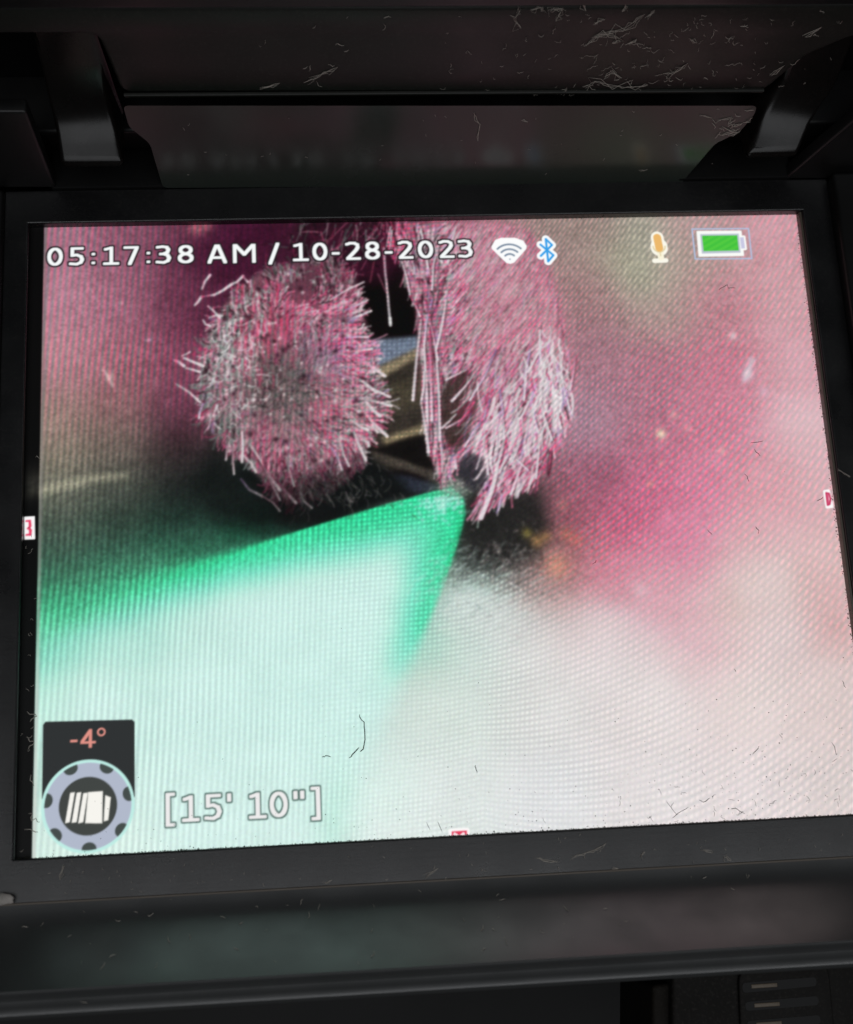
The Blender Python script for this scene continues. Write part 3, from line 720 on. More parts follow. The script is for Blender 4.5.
patg = wv * ag + wh * .95 * bg_
pink = np.clip((blur(img[..., :1] - img[..., 1:2], 3)[..., 0]) * 4, 0, 1)
img[..., 0] *= 1 + amp * pat * (1 + .35 * pink)
img[..., 1] *= 1 + amp * (pat * (1 - pink) + .55 * patg * pink)
img[..., 2] *= 1 + amp * (pat * (1 - pink) * .9 + .5 * np.sin(p2 + 1.6) * pink * wh)
img *= 1 + (value_noise(2.6, 2.6, 22) * .07 * smooth(.85, .5, lumv))[..., None]
img *= 1 + (value_noise(1.7, 1.7, 21) * (.018 + .03 * smooth(.85, .5, lumv)))[..., None]
img += rng.normal(0, .008, img.shape)

# ---- strip at the left that stays almost dark, with a bright line at its inner edge
dark = smooth(-1.2, -2.6, UU)[..., None]
left_glow = np.exp(-0.5 * (((VV - [(-5, 276.5)][0][1]) / 11) ** 2)) * smooth(-18, -10, UU)
strip = img * (.34 * left_glow[..., None] + .012)
edge = (np.exp(-0.5 * ((UU + .2) / 1.3) ** 2) * .55)[..., None]
img = img * (1 - edge) + edge * np.array((.80, .78, .76)) * (0.55 + .45 * smooth(100, 600, VV))[..., None]
img = img * (1 - dark) + strip * dark

# ================================================================ overlays drawn by the device
ids = np.zeros((NY, NX), np.int32)
OV = ['picture', 'timestamp', 'wireless_icon', 'bluetooth_icon', 'microphone_icon', 'battery_icon', 'distance_readout', 'tilt_gauge', 'arrow_marker', 'arrow_marker', 'arrow_marker', 'root_clump', 'root_clump', 'green_wedge']

def paint(sl, a, rgb, oid):
    a = np.clip(a, 0, 1)
    img[sl] = img[sl] * (1 - a[..., None]) + a[..., None] * np.array(rgb) / 255.0
    ids[sl] = np.where(a > .5, oid, ids[sl])

def p_poly(pts, rgb, oid, grow=0.0, soft=.5):
    sl = window(pts, grow + 3)
    d = poly_sd(pts, UU[sl], VV[sl]) - grow
    paint(sl, (soft - d) / (2 * soft), rgb, oid)

def p_line(polys, hw, rgb, oid, soft=.5, ys=None):
    allp = [p for q in polys for p in q]
    sl = window(allp, hw + 3)
    d = np.full(UU[sl].shape, 1e9)
    for q in polys:
        q = q if len(q) > 1 else [q[0], (q[0][0] + .01, q[0][1])]
        if ys is None:
            d = np.minimum(d, seg_dist(q, UU[sl], VV[sl])[0])
        else:
            for (ax, ay), (bx_, by_) in zip(q, q[1:]):
                ex, ey = bx_ - ax, by_ - ay
                t = np.clip(((UU[sl] - ax) * ex + (VV[sl] - ay) * ey) / (ex * ex + ey * ey + 1e-9), 0, 1)
                d = np.minimum(d, ((UU[sl] - ax - t * ex) ** 4 + ((VV[sl] - ay - t * ey) * ys) ** 4) ** .25)
    paint(sl, (hw + soft - d) / (2 * soft), rgb, oid)

def ell(cx, cy, rx, ry, k=28):
    return [(cx + rx * math.cos(2 * math.pi * i / k), cy + ry * math.sin(2 * math.pi * i / k)) for i in range(k + 1)]

def arcp(cx, cy, r, a0, a1, k=14, ry=None):
    ry = ry or r
    return [(cx + r * math.cos(math.radians(a0 + (a1 - a0) * i / k)), cy + ry * math.sin(math.radians(a0 + (a1 - a0) * i / k))) for i in range(k + 1)]

# stroke letters on a cap height of 10, drawn from (0, 0) at the base line
GL = {
 '0': (7.2, [ell(3.6, 5, 2.5, 3.95)]),
 '1': (6.6, [[(3.6, .9), (3.6, 9.0), (1.3, 8.3)], [(1.0, .9), (6.1, .9)]]),
 '2': (6.9, [[(1.0, 8.5), (2.4, 9.05), (4.1, 9.0), (5.4, 8.2), (5.6, 6.9), (4.9, 5.5), (3.1, 3.3), (1.2, 1.1)], [(1.2, .95), (6.0, .95)]]),
 '3': (6.9, [[(1.1, 8.8), (3.0, 9.1), (4.7, 8.8), (5.5, 7.5), (5.0, 6.1), (3.2, 5.3)], [(2.4, 5.3), (3.4, 5.3), (5.1, 4.7), (5.8, 3.2), (5.2, 1.7), (3.5, .9), (1.0, 1.2)]]),
 '4': (7.2, [[(4.8, .5), (4.8, 9.0), (1.0, 3.2)], [(.9, 2.7), (6.6, 2.7)]]),
 '5': (6.9, [[(5.6, 9.0), (1.6, 9.0), (1.6, 5.5)], [(1.6, 5.4), (3.4, 5.7), (5.2, 4.9), (5.8, 3.3), (5.1, 1.7), (3.4, .95), (1.0, 1.2)]]),
 '7': (7.0, [[(1.0, 9.0), (5.9, 9.0), (2.9, .6)]]),
 '8': (7.2, [ell(3.6, 7.15, 2.15, 1.85), ell(3.6, 3.0, 2.5, 2.05)]),
 'A': (8.4, [[(1.0, .5), (3.8, 9.0), (4.6, 9.0), (7.4, .5)], [(2.2, 2.9), (6.2, 2.9)]]),
 'M': (9.4, [[(1.1, .5), (1.1, 9.0)], [(1.5, 9.0), (4.7, 4.3), (7.9, 9.0)], [(8.3, 9.0), (8.3, .5)]]),
 '/': (4.2, [[(.8, -.6), (3.5, 9.4)]]),
 '-': (4.2, [[(1.0, 3.8), (3.2, 3.8)]]),
 ':': (3.0, [[(1.5, 1.4)], [(1.5, 5.9)]]),
 "'": (2.6, [[(1.3, 9.0), (1.3, 7.2)]]),
 '"': (5.0, [[(1.2, 9.0), (1.2, 7.2)], [(3.8, 9.0), (3.8, 7.2)]]),
 '[': (4.0, [[(3.0, 9.8), (1.3, 9.8), (1.3, -1.0), (3.0, -1.0)]]),
 ']': (4.0, [[(1.0, 9.8), (2.7, 9.8), (2.7, -1.0), (1.0, -1.0)]]),
}
def text(chars, lefts, rights, cap, hw, fillc, outc, out, oid, xheavy=1.0):
    allpolys = []
    for c, (u0, v0), (u1, v1) in zip(chars, lefts, rights):
        w, polys = GL[c]
        sx = (u1 - u0) / w; sy = cap / 10.0
        if c in ":'\"-": sx = cap / 10.0 * .95
        mid = (u0 + u1) / 2
        for q in polys:
            allpolys.append([(mid + (x - w / 2) * sx, v0 - y * sy) for x, y in q])
    p_line(allpolys, hw + out, outc, oid, .6, 1.12)
    p_line(allpolys, hw, fillc, oid, .6, 1.3)

tl = [(1.1, 42.6), (23.5, 42.6), (46.1, 42.5), (58.3, 42.6), (79.3, 42.6), (102.6, 42.5), (112.3, 42.5), (135, 42.5), (166, 42.5), (191.9, 42.5), (229.4, 42.5), (255, 42.5), (275.5, 42.5), (296.5, 42.3), (310.5, 42.4), (330.9, 42.4), (352.4, 42.4), (366.2, 42.3), (387, 42.3), (409.7, 42.3), (430, 42.3)]
tr = [(18.4, 43), (40.3, 43), (51.8, 42.7), (74.9, 43), (96.4, 43), (108.4, 42.7), (129.8, 42.9), (153, 43), (187.4, 43), (217.9, 43.1), (241.9, 42.8), (271.7, 42.9), (292.7, 42.8), (304.9, 42.5), (327.4, 42.7), (348.2, 42.7), (360.8, 42.6), (383.1, 42.7), (404.9, 42.7), (426.8, 42.7), (447, 42.7)]
text('05:17:38AM/10-28-2023', tl, tr, 22.0, 2.08, (246, 250, 250), (38, 28, 34), 1.5, 1)

dl = [(119.1, 610.6), (135.5, 611.9), (156.2, 611.7), (176.8, 611.8), (197.8, 612.4), (217, 612.4), (239.5, 612.7), (256.1, 611.7)]
dr = [(130.2, 611.2), (151.4, 612.8), (173.7, 612.5), (183.3, 612.1), (214.2, 613.2), (235.8, 613.4), (251.8, 613.3), (267.3, 612.2)]
text("[15'10\"]", dl, dr, 26.0, 2.15, (238, 236, 236), (82, 108, 102), 1.25, 6)

# wireless fan
fan = [(467.2, 29.7), (471.4, 22.4), (477.5, 20.1), (492.6, 20.4), (500.9, 23.8), (504, 29.6), (503.2, 32.9), (489.3, 48.1), (485.5, 49.3), (481.7, 48.4), (467.5, 32.1)]
p_poly(fan, (252, 253, 253), 2, .6)
fu, fv = [(485.4, 45.3)][0]
for r in (18.0, 12.4, 6.8):
    p_line([arcp(fu, fv, r, -134, -46)], 1.0, (122, 138, 158), 2)
p_line([[(fu, fv - .8)]], .7, (122, 138, 158), 2)

# bluetooth rune
bt = [(519.5, 28.3), (532.5, 40.9), (526.3, 48), (525.7, 21.9), (531.9, 29), (518.9, 41.4)]
p_line([bt], 4.3, (252, 253, 253), 3)
p_line([bt], 1.15, (52, 158, 232), 3)

# microphone
ma, mb = [(647, 22.6), (648.1, 34.9)]
p_line([[ma, mb]], 7.0, (252, 249, 236), 4)
mu, mv = mb
p_line([[(mu, mv - 2), (mu, mv)]], 9.2, (252, 249, 236), 4)
p_line([[(641.5, 49.7), (654.1, 49.4)]], 2.6, (252, 249, 236), 4)
p_line([[(mu + .4, mv + 4), (mu + .8, mv + 11)]], 3.4, (250, 244, 220), 4)
p_line([arcp(mu, mv - 2, 6.6, 0, 180)], .7, (222, 206, 160), 4)
p_line([[(mu + .4, mv + 5), (mu + .7, mv + 9)]], .6, (222, 206, 160), 4)
p_line([[ma, mb]], 4.3, (236, 184, 108), 4)

# battery
fr = [(686.3, 13.3), (748.7, 14), (748.3, 49.3), (686.2, 48.5)]
p_line([fr + [fr[0]]], .75, (176, 194, 226), 5)
bb = [(692, 16.9), (739.5, 17.3), (739.1, 45), (691.3, 44.9)]
p_poly(bb, (250, 252, 248), 5, 1.2)
nb = [(737.6, 23.8), (742.6, 23.6), (742.7, 37.7), (737.7, 37.9)]
p_poly(nb, (250, 252, 248), 5, 1.6); p_poly(nb, (200, 200, 226), 5, -.4)
b2 = [(694.7, 19.7), (737, 19.9), (736.6, 42.1), (694.3, 42.2)]
p_poly(b2, (188, 196, 210), 5, .2)
b3 = [(696.7, 21.7), (735, 21.9), (734.9, 39.3), (696.5, 39.4)]
p_poly(b3, (66, 194, 62), 5, .2)
sl = window(b3, 2); dd = poly_sd(b3, UU[sl], VV[sl])
paint(sl, np.where(dd < -.5, .30 * (.5 + .5 * np.sin((UU[sl] * .55 + VV[sl]) * .95)), 0), (120, 226, 70), 0 * 5)
ids[sl] = np.where(dd < 0, 5, ids[sl])

# tilt gauge
gpan = [(6.1, 514.5), (8.3, 511.6), (89.3, 513.3), (91.8, 515.7), (92, 585.9), (6.3, 583.3)]
p_poly(gpan, (42, 45, 46), 7)
gu, gv = [(48.8, 592)][0]
Rg = ([(91.3, 594.1)][0][0] - [(6.5, 589.8)][0][0]) / 2
sl = window([(gu - Rg - 3, gv - Rg - 3), (gu + Rg + 3, gv + Rg + 3)], 2)
rr = np.hypot(UU[sl] - gu, VV[sl] - gv)
paint(sl, (Rg + 1.2 - rr) / 1.0, (190, 236, 228), 7)
paint(sl, (Rg - 1.8 - rr) / 1.0, (176, 184, 202), 7)
for a in (-115, -64, -14, 37, 88, 140, 190):
    nu, nv = gu + (Rg - 3.5) * math.cos(math.radians(a)), gv + (Rg - 3.5) * math.sin(math.radians(a))
    rx_, ry_ = UU[sl] - nu, VV[sl] - nv
    ca, sa = math.cos(math.radians(a)), math.sin(math.radians(a))
    al = rx_ * ca + ry_ * sa; ac = -rx_ * sa + ry_ * ca
    d = np.hypot(al / .85, ac) - 7.2
    paint(sl, np.minimum(-d, Rg - 1.6 - rr) / 1.0, (66, 74, 72), 7)
paint(sl, (Rg * .645 - rr) / 1.0, (62, 66, 64), 7)
WH = (246, 244, 238)
for q in ([(32.5, 579.2), (36.2, 578.9), (31.9, 605.7), (28.2, 606.4)], [(38.5, 579.5), (42.2, 579.2), (38.3, 606), (34.2, 606.3)], [(44.5, 580.2), (48.2, 579.9), (44.3, 606.4), (40.2, 607.1)], [(49.1, 579.5), (62.1, 579.2), (61.8, 608.2), (46.6, 607.3)], [(64.9, 583.1), (69.5, 585.2), (67.3, 605.7), (63.7, 606.4)]):
    p_poly(q, WH, 7, .3)
al_ = [(30.5, 536.4), (39.9, 536.8), (60.6, 523.7)]
text('-4', [(30.6, 537.8), (40.8, 537.8)], [(39.4, 538.2), (55.2, 538.5)], 18.0, 1.6, (226, 146, 134), (42, 45, 46), .2, 7)
p_line([ell(al_[2][0], al_[2][1], 3.2, 3.2)], .9, (226, 146, 134), 7)

# arrow markers at three edges
lm = [(-15.2, 310.4), (-6.3, 310.2), (-5.5, 332.1), (-14.3, 332.1)]
p_poly(lm, (250, 248, 248), 8, .8)
p_line([[(-13.5, 314.1), (-10.1, 314), (-9.5, 319.3), (-11.9, 321.7), (-9, 323.4), (-9.3, 327.9), (-13.1, 328.2)]], 1.05, (228, 84, 116), 8)
p_line([[(-10.6, 314.2), (-9.8, 328.4)]], .9, (228, 60, 100), 8)
rm = [(794.8, 311.8), (799.1, 311.1), (800.6, 328), (795.3, 328.3)]
p_poly(rm, (252, 250, 250), 9, 1.6)
p_line([[(796.3, 313.4), (799.2, 314.1), (800.1, 320), (798.4, 325.3), (796.2, 326.2), (796.3, 313.4)]], 1.0, (196, 52, 92), 9)
p_line([[(797.1, 315.6), (796.9, 324.1)]], 1.2, (206, 70, 108), 9)
bmk = [(388, 632.3), (404.2, 632.3), (404.1, 641.5), (387.9, 641.6)]
p_poly(bmk, (252, 250, 250), 10, 2.0)
p_poly([(388.9, 632.8), (403.5, 632.7), (403.5, 638.2), (389.1, 638.1)], (226, 62, 92), 10)
p_line([[(391, 637.5), (391.7, 634.8), (396.1, 638), (400.2, 635), (401.5, 637.7)]], 1.0, (252, 240, 242), 10)

img = blur(np.clip(img, 0, 1), .42)
# regions of the video picture
for poly, oid in ((clumpL, 11), (clumpR, 12)):
    sl = window(poly, 4)
    d = poly_sd(poly, UU[sl], VV[sl])
    ids[sl] = np.where((d < 2) & (ids[sl] == 0), oid, ids[sl])
sl = window(wedge, 4)
d = poly_sd(wedge, UU[sl], VV[sl])
gw = (img[sl][..., 1] > img[sl][..., 0] * 1.16) & (d < 6) & (blur(img, 4)[sl][..., 1] > blur(img, 4)[sl][..., 0] * 1.18)
ids[sl] = np.where(gw & (ids[sl] == 0), 13, ids[sl])

# ---------------------------------------------------------------- pixel grid to meshes
img = np.clip(img, 0, 1)
lin = np.where(img <= .04045, img / 12.92, ((img + .055) / 1.055) ** 2.4)
PX = (UU / 800 * 115 - 57.5) * S
PY = (45.755 - VV / 636.6 * 91.51) * S
XYZ = np.stack([PX, PY, np.zeros_like(PX)], -1).reshape(-1, 3).astype(np.float32)
RGBA = np.concatenate([lin.reshape(-1, 3), np.ones((NX * NY, 1))], 1).astype(np.float32)
J, I = np.meshgrid(np.arange(NY - 1), np.arange(NX - 1), indexing='ij')
q0 = (J * NX + I).ravel()
Q = np.stack([q0 + NX, q0 + NX + 1, q0 + 1, q0], 1)
fid = ids[:-1, :-1].ravel()

def grid_mesh(name, sel, parent, label=None):
    q = Q[sel]
    used, inv = np.unique(q.ravel(), return_inverse=True)
    me = bpy.data.meshes.new(name)
    nf = len(q)
    me.vertices.add(len(used)); me.loops.add(nf * 4); me.polygons.add(nf)
    me.vertices.foreach_set('co', XYZ[used].ravel())
    me.loops.foreach_set('vertex_index', inv.astype(np.int32).ravel())
    me.polygons.foreach_set('loop_start', np.arange(nf, dtype=np.int32) * 4)
    me.update(calc_edges=True)
    ca = me.color_attributes.new('picture', 'FLOAT_COLOR', 'POINT')
    ca.data.foreach_set('color', RGBA[used].ravel())
    o = link(name, me, M_display, parent)
    if label: o['label'] = label
    return o

screen = part(grid_mesh('screen', fid == 0, None), 'lit colour display showing a pink and green pipe camera picture')
LAB = {1: 'white time and date readout 05:17:38 AM / 10-28-2023', 2: 'white fan shaped wireless icon', 3: 'blue rune in a white outline',
       4: 'orange microphone icon', 5: 'green full battery icon in a thin frame', 6: 'distance readout 15 feet 10 inches in brackets',
       7: 'round grey tilt gauge reading -4 degrees on a black tab', 8: 'small red and white marker at the left edge',
       9: 'small red and white marker at the right edge', 10: 'small red and white marker at the bottom edge',
       11: 'rounded brushy pink root clump in the picture', 12: 'hanging curtain of pink root strands in the picture',
       13: 'bright green wedge fading to pale mint in the picture'}
for k in range(1, 14):
    sel = fid == k
    if sel.any(): grid_mesh(OV[k], sel, screen, LAB[k])

# ================================================================ dust, lint and grime
def on_lid(x, t, h=.06): return slope(*L0, x, t, h)
def on_wall(x, t, h=.06): return slope(*W0, x, t, h)
def on_bezel(x, y, h=.06): return (x, y, BZ + h)
_ly = [p[0] for p in lip_yz[:15]][::-1]; _lz = [p[1] for p in lip_yz[:15]][::-1]
def on_lip(x, y, h=.06): return (x, y, float(np.interp(y, _ly, _lz)) + h)
def on_screen(x, y, h=.05): return (x, y, h)

def tube_mesh(name, fibres, mat):
    V, Fc = [], []
    for pts, r in fibres:
        P = [Vector(p) for p in pts]
        b0 = len(V); k = len(P)
        for i, p in enumerate(P):
            d = (P[min(i + 1, k - 1)] - P[max(i - 1, 0)]).normalized()
            s_ = d.cross(Vector((.31, .52, .8))).normalized(); t_ = d.cross(s_)
            rr = r * (.45 if i in (0, k - 1) else 1)
            for c in range(4):
                a = c * math.pi / 2
                V.append((p + s_ * rr * math.cos(a) + t_ * rr * math.sin(a)) * S)
        for i in range(k - 1):
            for c in range(4):
                q = b0 + i * 4
                Fc.append((q + c, q + (c + 1) % 4, q + 4 + (c + 1) % 4, q + 4 + c))
        Fc.append((b0, b0 + 1, b0 + 2, b0 + 3)); e = b0 + (k - 1) * 4; Fc.append((e + 3, e + 2, e + 1, e))
    me = bpy.data.meshes.new(name)
    me.from_pydata(V, [], Fc); me.update()
    me.polygons.foreach_set('use_smooth', [True] * len(me.polygons))
    return link(name, me, mat)

def wander(fn, a, b, n, step, turn, lift=.25):
    ang = random.uniform(0, 6.28); out = []
    for i in range(n):
        out.append(fn(a, b, .05 + lift * random.random() * (i > 0)))
        a += math.cos(ang) * step; b += math.sin(ang) * step
        ang += random.gauss(0, turn)
    return out

def crumbs(name, items, mat):
    """small irregular lumps: (point, radius)"""
    V, Fc = [], []
    for p, r in items:
        b0 = len(V); p = Vector(p)
        for d in ((1, 0, 0), (-1, 0, 0), (0, 1, 0), (0, -1, 0), (0, 0, 1), (0, 0, -1)):
            V.append((p + Vector(d) * r * random.uniform(.5, 1.3)) * S)
        for f_ in ((0, 2, 4), (2, 1, 4), (1, 3, 4), (3, 0, 4), (2, 0, 5), (1, 2, 5), (3, 1, 5), (0, 3, 5)):
            Fc.append(tuple(b0 + i for i in f_))
    me = bpy.data.meshes.new(name)
    me.from_pydata(V, [], Fc); me.update()
    return link(name, me, mat)

def chain(fn, flat, wob=.12):
    """polyline on a surface, with extra wobbly points"""
    out = []
    for (a, b), (c, d) in zip(flat, flat[1:]):
        for k in range(3):
            t = k / 3
            out.append(fn(a + (c - a) * t + random.gauss(0, wob), b + (d - b) * t + random.gauss(0, wob), .05 + .2 * random.random()))
    out.append(fn(*flat[-1]))
    return out

# lint on the lid: the longer curls, then a scatter of short ones
fib = []
for q in ([(11.1, 31.51), (10.36, 29.67), (11.49, 28.14)], [(12.5, 31.17), (14.06, 31.65), (13.87, 30.99)], [(14.82, 30.98), (16.66, 31.47), (16.14, 29.29)], [(19.28, 32.94), (20, 30.95)], [(25.04, 33.24), (25.24, 31.42), (24.92, 30.92)], [(20.68, 24.92), (22.6, 26.84), (26.12, 28.2), (28.18, 30.4)], [(21.68, 26.5), (23.94, 27.18), (25.59, 25.76), (24.53, 25.42)], [(26.82, 25.22), (27.92, 26.1)], [(28.7, 29.89), (29.42, 31.06)], [(24.46, 19.24), (25.46, 20.16), (27.11, 19.02)], [(22.08, 17), (23.14, 18.51), (25.75, 17.72), (28.6, 17.3), (31.16, 17.65)], [(32.93, 19.71), (34.63, 19.87), (36.11, 21.71)], [(14.92, 16.14), (15.98, 16.89)], [(18.86, 16.09), (19.39, 17.42)], [(20.03, 16.07), (20.53, 16.64)], [(-18.16, 18.82), (-16.18, 19.9), (-13.38, 21.5)], [(-24.06, 17.96), (-21.51, 18.67)], [(35.4, 26.03), (36.56, 25.32)], [(21.45, 28.75), (22.55, 29.59)], [(48.68, 19.34), (50.34, 21.19)], [(51.71, 26.25), (53.59, 27.99)]):
    for _k in range(4): fib.append((chain(on_lid, q, .10 + .10 * _k), random.uniform(.02, .038)))
lo, hi = [(12.67, 16.74), (49.72, 30.43)]
for _ in range(150):
    fib.append((wander(on_lid, random.gauss((lo[0] + hi[0]) / 2, 15), random.uniform(lo[1], hi[1]), random.randint(3, 6), random.uniform(.15, .4), .9), random.uniform(.016, .032)))
for _ in range(26):
    fib.append((wander(on_lid, random.uniform(-40, 45), random.uniform(lo[1], hi[1]), random.randint(2, 5), .35, .6), random.uniform(.025, .05)))
o = tube_mesh('lint', fib, M_lint)
tag(o, 'pale curly lint stuck to the upper right of the open lid', 'lint', kind='stuff')

fib = []
for q in ([(6.03, 15.18), (7.11, 12.81), (7.12, 9.37)], [(39.38, 14.29), (41.38, 13.47)], [(42.13, 12.85), (44.34, 13.62), (44.15, 12.02)], [(43.34, 11.62), (46.1, 10.35), (44.68, 9.96)], [(44.97, 11.8), (46.33, 12.39)], [(43.71, 10.18), (45.48, 10.98)], [(32.77, 2.52), (33.94, 2.94)], [(13.19, 13.5), (14.12, 13.09)]):
    for _k in range(2): fib.append((chain(on_wall, q, .08 + .1 * _k), random.uniform(.03, .045)))
for _ in range(30):
    fib.append((wander(on_wall, random.uniform(-38, 44), random.uniform(2, 15.5), 3, .22, .8), .03))
for _ in range(14):
    fib.append((wander(on_wall, random.gauss(44, 1.6), random.gauss(12.5, .9), 5, .35, .9), .04))
o = tube_mesh('lint', fib, M_lint)
tag(o, 'fine pale fibres on the wall between screen and lid', 'lint', kind='stuff')

fib = []
for q in ([(9.54, -49.18, 1.5), (10.74, -49.64, 1.5), (12.49, -50, 1.5)], [(14.3, -49.57, 1.5), (16.14, -49.01, 1.5), (17.38, -48.94, 1.5), (19.27, -47.85, 1.5)], [(23.76, -50.07, 1.5), (24.53, -49.32, 1.5)], [(32.43, -49.47, 1.5), (33.92, -49.95, 1.5)], [(35.4, -50.42, 1.5), (36.3, -51.13, 1.5)], [(-5.77, -50.97, 1.5), (-3.82, -49.91, 1.5)], [(58.62, 3.77, 1.5), (59.45, 3.13, 1.5), (60.3, 2.63, 1.5)], [(19.79, -51.3, 1.5), (20.62, -51.22, 1.5)], [(-19.02, -51.16, 1.5), (-18.08, -50.7, 1.5)], [(-53.27, -47.01, 1.5), (-53.77, -48.76, 1.5)]):
    for _k in range(3): fib.append((chain(on_bezel, [p[:2] for p in q], .06 + .07 * _k), random.uniform(.03, .05)))
for _ in range(70):
    fib.append((wander(on_bezel, random.uniform(-58, 60), random.uniform(-51.2, -46.6), 3, .2, .8), random.uniform(.025, .05)))
for _ in range(40):
    fib.append((wander(on_lip, random.uniform(-60, 60), random.uniform(-60.8, -51.8), random.randint(2, 4), .28, .6), random.uniform(.03, .055)))
for x, y in [p[:2] for p in [(-22.41, -53.65, 2), (-21.38, -55.31, 3), (-42.26, -53.81, 2), (-47.13, -59.71, 6), (-46.26, -58.56, 6), (-38.83, -57.22, 5), (-36.54, -57.1, 5), (-30.81, -58.17, 5), (-48.95, -63.08, 11), (0.81, -58.03, 4), (12.24, -55.56, 2), (3.68, -58.82, 4)]]:
    fib.append((wander(on_lip, x, y, 4, .3, .5), .05))
o = tube_mesh('lint', fib, M_lint)
tag(o, 'short pale fibres scattered over the lower bezel and front lip', 'lint', kind='stuff')

# pale scraps in the dark strip left of the picture and in the hinge pockets
fib = []
for q in ([(-58.68, -26.35, 0), (-57.6, -26.94, 0), (-58.38, -27.72, 0)], [(-58.87, -29.86, 0), (-57.8, -30.45, 0), (-58.57, -31.49, 0)], [(-58.54, -39.72, 0), (-57.6, -40.55, 0), (-56.8, -41.11, 0)], [(-58.75, -42.06, 0), (-57.04, -42.41, 0)], [(-58.02, 10.18, 0), (-57.58, 9.57, 0)], [(-58.24, -34.84, 0), (-57.68, -36.33, 0)]):
    fib.append((chain(on_screen, [p[:2] for p in q], .15), .07))
for _ in range(18):
    fib.append((wander(on_screen, random.uniform(-59.4, -57.9), random.uniform(-45, 0), 4, .2, 1.0), .035))
o = tube_mesh('lint', fib, M_lint)
tag(o, 'pale scraps in the dark strip left of the picture', 'lint', kind='stuff')

# dark specks and short hairs lying on the lit display
items = []
for _ in range(230):
    x = 57 - abs(random.gauss(0, 30)); y = -45.6 + abs(random.gauss(0, 9))
    items.append((on_screen(x, y), random.uniform(.03, .10)))
for _ in range(120):
    items.append((on_screen(random.uniform(-57, 57), -45.6 + abs(random.gauss(0, 4))), random.uniform(.03, .09)))
for _ in range(90):
    items.append((on_screen(random.uniform(-57, 57), random.uniform(-45, 30)), random.uniform(.025, .06)))
o = crumbs('dust_specks', items, M_fibre_dark)
tag(o, 'tiny dark dust specks on the lit screen, thickest at lower right', 'dust', kind='stuff')
fib = []
for q in ([(28.34, -42.51, 0), (29.19, -43.91, 0), (29.96, -44.62, 0)], [(31.48, -43.62, 0), (30.27, -44.37, 0), (29.08, -44.98, 0)], [(33.13, -42.75, 0), (33.79, -43.19, 0), (34.71, -42.55, 0)], [(37.39, -44.05, 0), (38.49, -44.38, 0), (39.42, -44.97, 0)], [(41.35, -36.83, 0), (42.49, -35.77, 0)], [(46.34, 8.82, 0), (48.35, 9.07, 0)], [(46.82, 7.71, 0), (47.62, 6.75, 0)], [(45.03, 4.04, 0), (45.49, 2.79, 0)], [(45.6, -4.08, 0), (45.92, -5.15, 0)], [(38.53, -4.28, 0), (39.04, -5.05, 0)], [(55.4, -0.62, 0), (56.41, 0.11, 0)], [(53.07, -35.71, 0), (53.41, -37.54, 0)], [(-3.38, -43.86, 0), (-2.9, -45.21, 0)], [(21.21, -8.86, 0), (21.57, -8.13, 0)], [(39.99, -24.63, 0), (40.22, -25.21, 0)], [(-5.02, -43.91, 0), (-4.53, -44.86, 0)], [(44.15, 33.53, 0), (45.48, 34.17, 0), (46.86, 33.8, 0)], [(55.68, -27.04, 0), (56.11, -28.21, 0)]):
    fib.append((chain(on_screen, [p[:2] for p in q], .10), random.uniform(.035, .06)))
for _ in range(36):
    fib.append((wander(on_screen, 57 - abs(random.gauss(0, 22)), -45.4 + abs(random.gauss(0, 4)), 4, .3, .7, .1), .03))
o = tube_mesh('dark_fibres', fib, M_fibre_dark)
tag(o, 'short dark fibres lying on the lower right of the screen', 'fibres', kind='stuff')

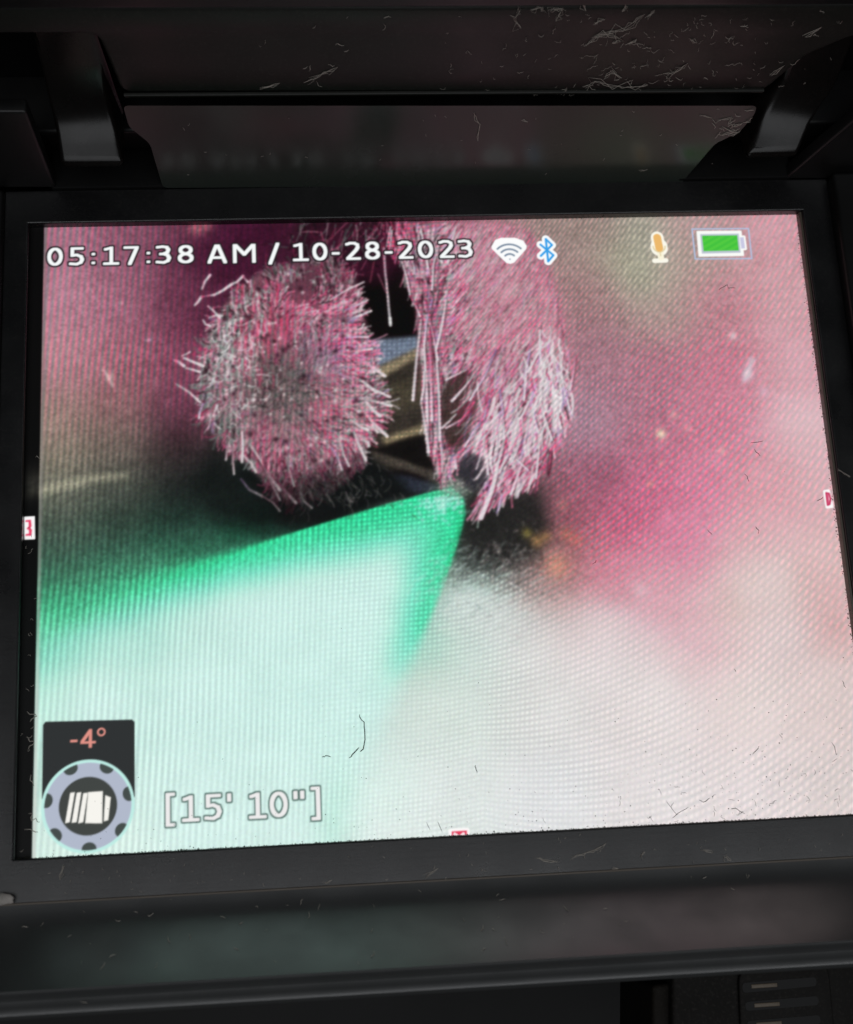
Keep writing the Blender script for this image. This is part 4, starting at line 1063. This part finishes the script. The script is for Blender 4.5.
# single hairs one can pick out
o = tube_mesh('hair', [(chain(on_screen, [p[:2] for p in [(-13.7, -28.83, 0), (-12.91, -29.83, 0), (-12.71, -31.63, 0), (-13.19, -33.39, 0), (-13.63, -33.91, 0)]], .08), .075), (chain(on_screen, [p[:2] for p in [(-13.74, -33.36, 0), (-14.46, -34.01, 0), (-15.17, -34.65, 0)]], .05), .08)], M_fibre_dark)
tag(o, 'curled dark hair on the screen above the right bracket of the distance readout', 'hair')
o = tube_mesh('hair', [(chain(on_screen, [p[:2] for p in [(-18.87, -34.34, 0), (-18.32, -34.23, 0), (-17.64, -34.4, 0)]], .04), .075)], M_fibre_dark)
tag(o, 'tiny dark dash of hair on the pale mint area', 'hair')
o = tube_mesh('hair', [(chain(on_screen, [p[:2] for p in [(2.18, -36.45, 0), (2.28, -37, 0), (2.39, -37.55, 0)]], .03), .06)], M_fibre_dark)
tag(o, 'tiny upright dark hair above the bottom edge marker', 'hair')

# grime packed into the edges of the opening
items = []
for _ in range(1500):
    x = random.uniform(-59.5, 58)
    items.append(((x, OY0 + abs(random.gauss(0, .06 + .14 * (random.random() < .04))) - .05, random.uniform(.1, 1.3)), random.uniform(.03, .12)))
for _ in range(420):
    items.append((((57.75 + random.gauss(.05, .12)), random.uniform(-45.5, 45.5), random.uniform(.05, .5)), random.uniform(.04, .12)))
for _ in range(200):
    items.append(((random.uniform(-59.5, 58), OY1 - abs(random.gauss(0, .08)), random.uniform(.1, 1.0)), random.uniform(.04, .10)))
o = crumbs('grime', items, M_grime)
tag(o, 'greenish black grime packed along the screen opening edges', 'grime', kind='stuff')

# pale crumb caught in the seam, lower left
bm = bmesh.new()
bmesh.ops.create_icosphere(bm, subdivisions=3, radius=1.0)
cp = [(-60.78, -50.77, 2.2)][0]
for v in bm.verts:
    nz = 1 + .18 * math.sin(5 * v.co.x + 3 * v.co.y) * math.cos(4 * v.co.z)
    v.co = Vector((cp[0] + v.co.x * 1.35 * nz, cp[1] + v.co.y * .75 * nz, cp[2] + v.co.z * .6 * nz)) * S
o = from_bm('crumb', bm, M_pale)
tag(o, 'pale oval crumb caught in the seam at the lower left', 'crumb')
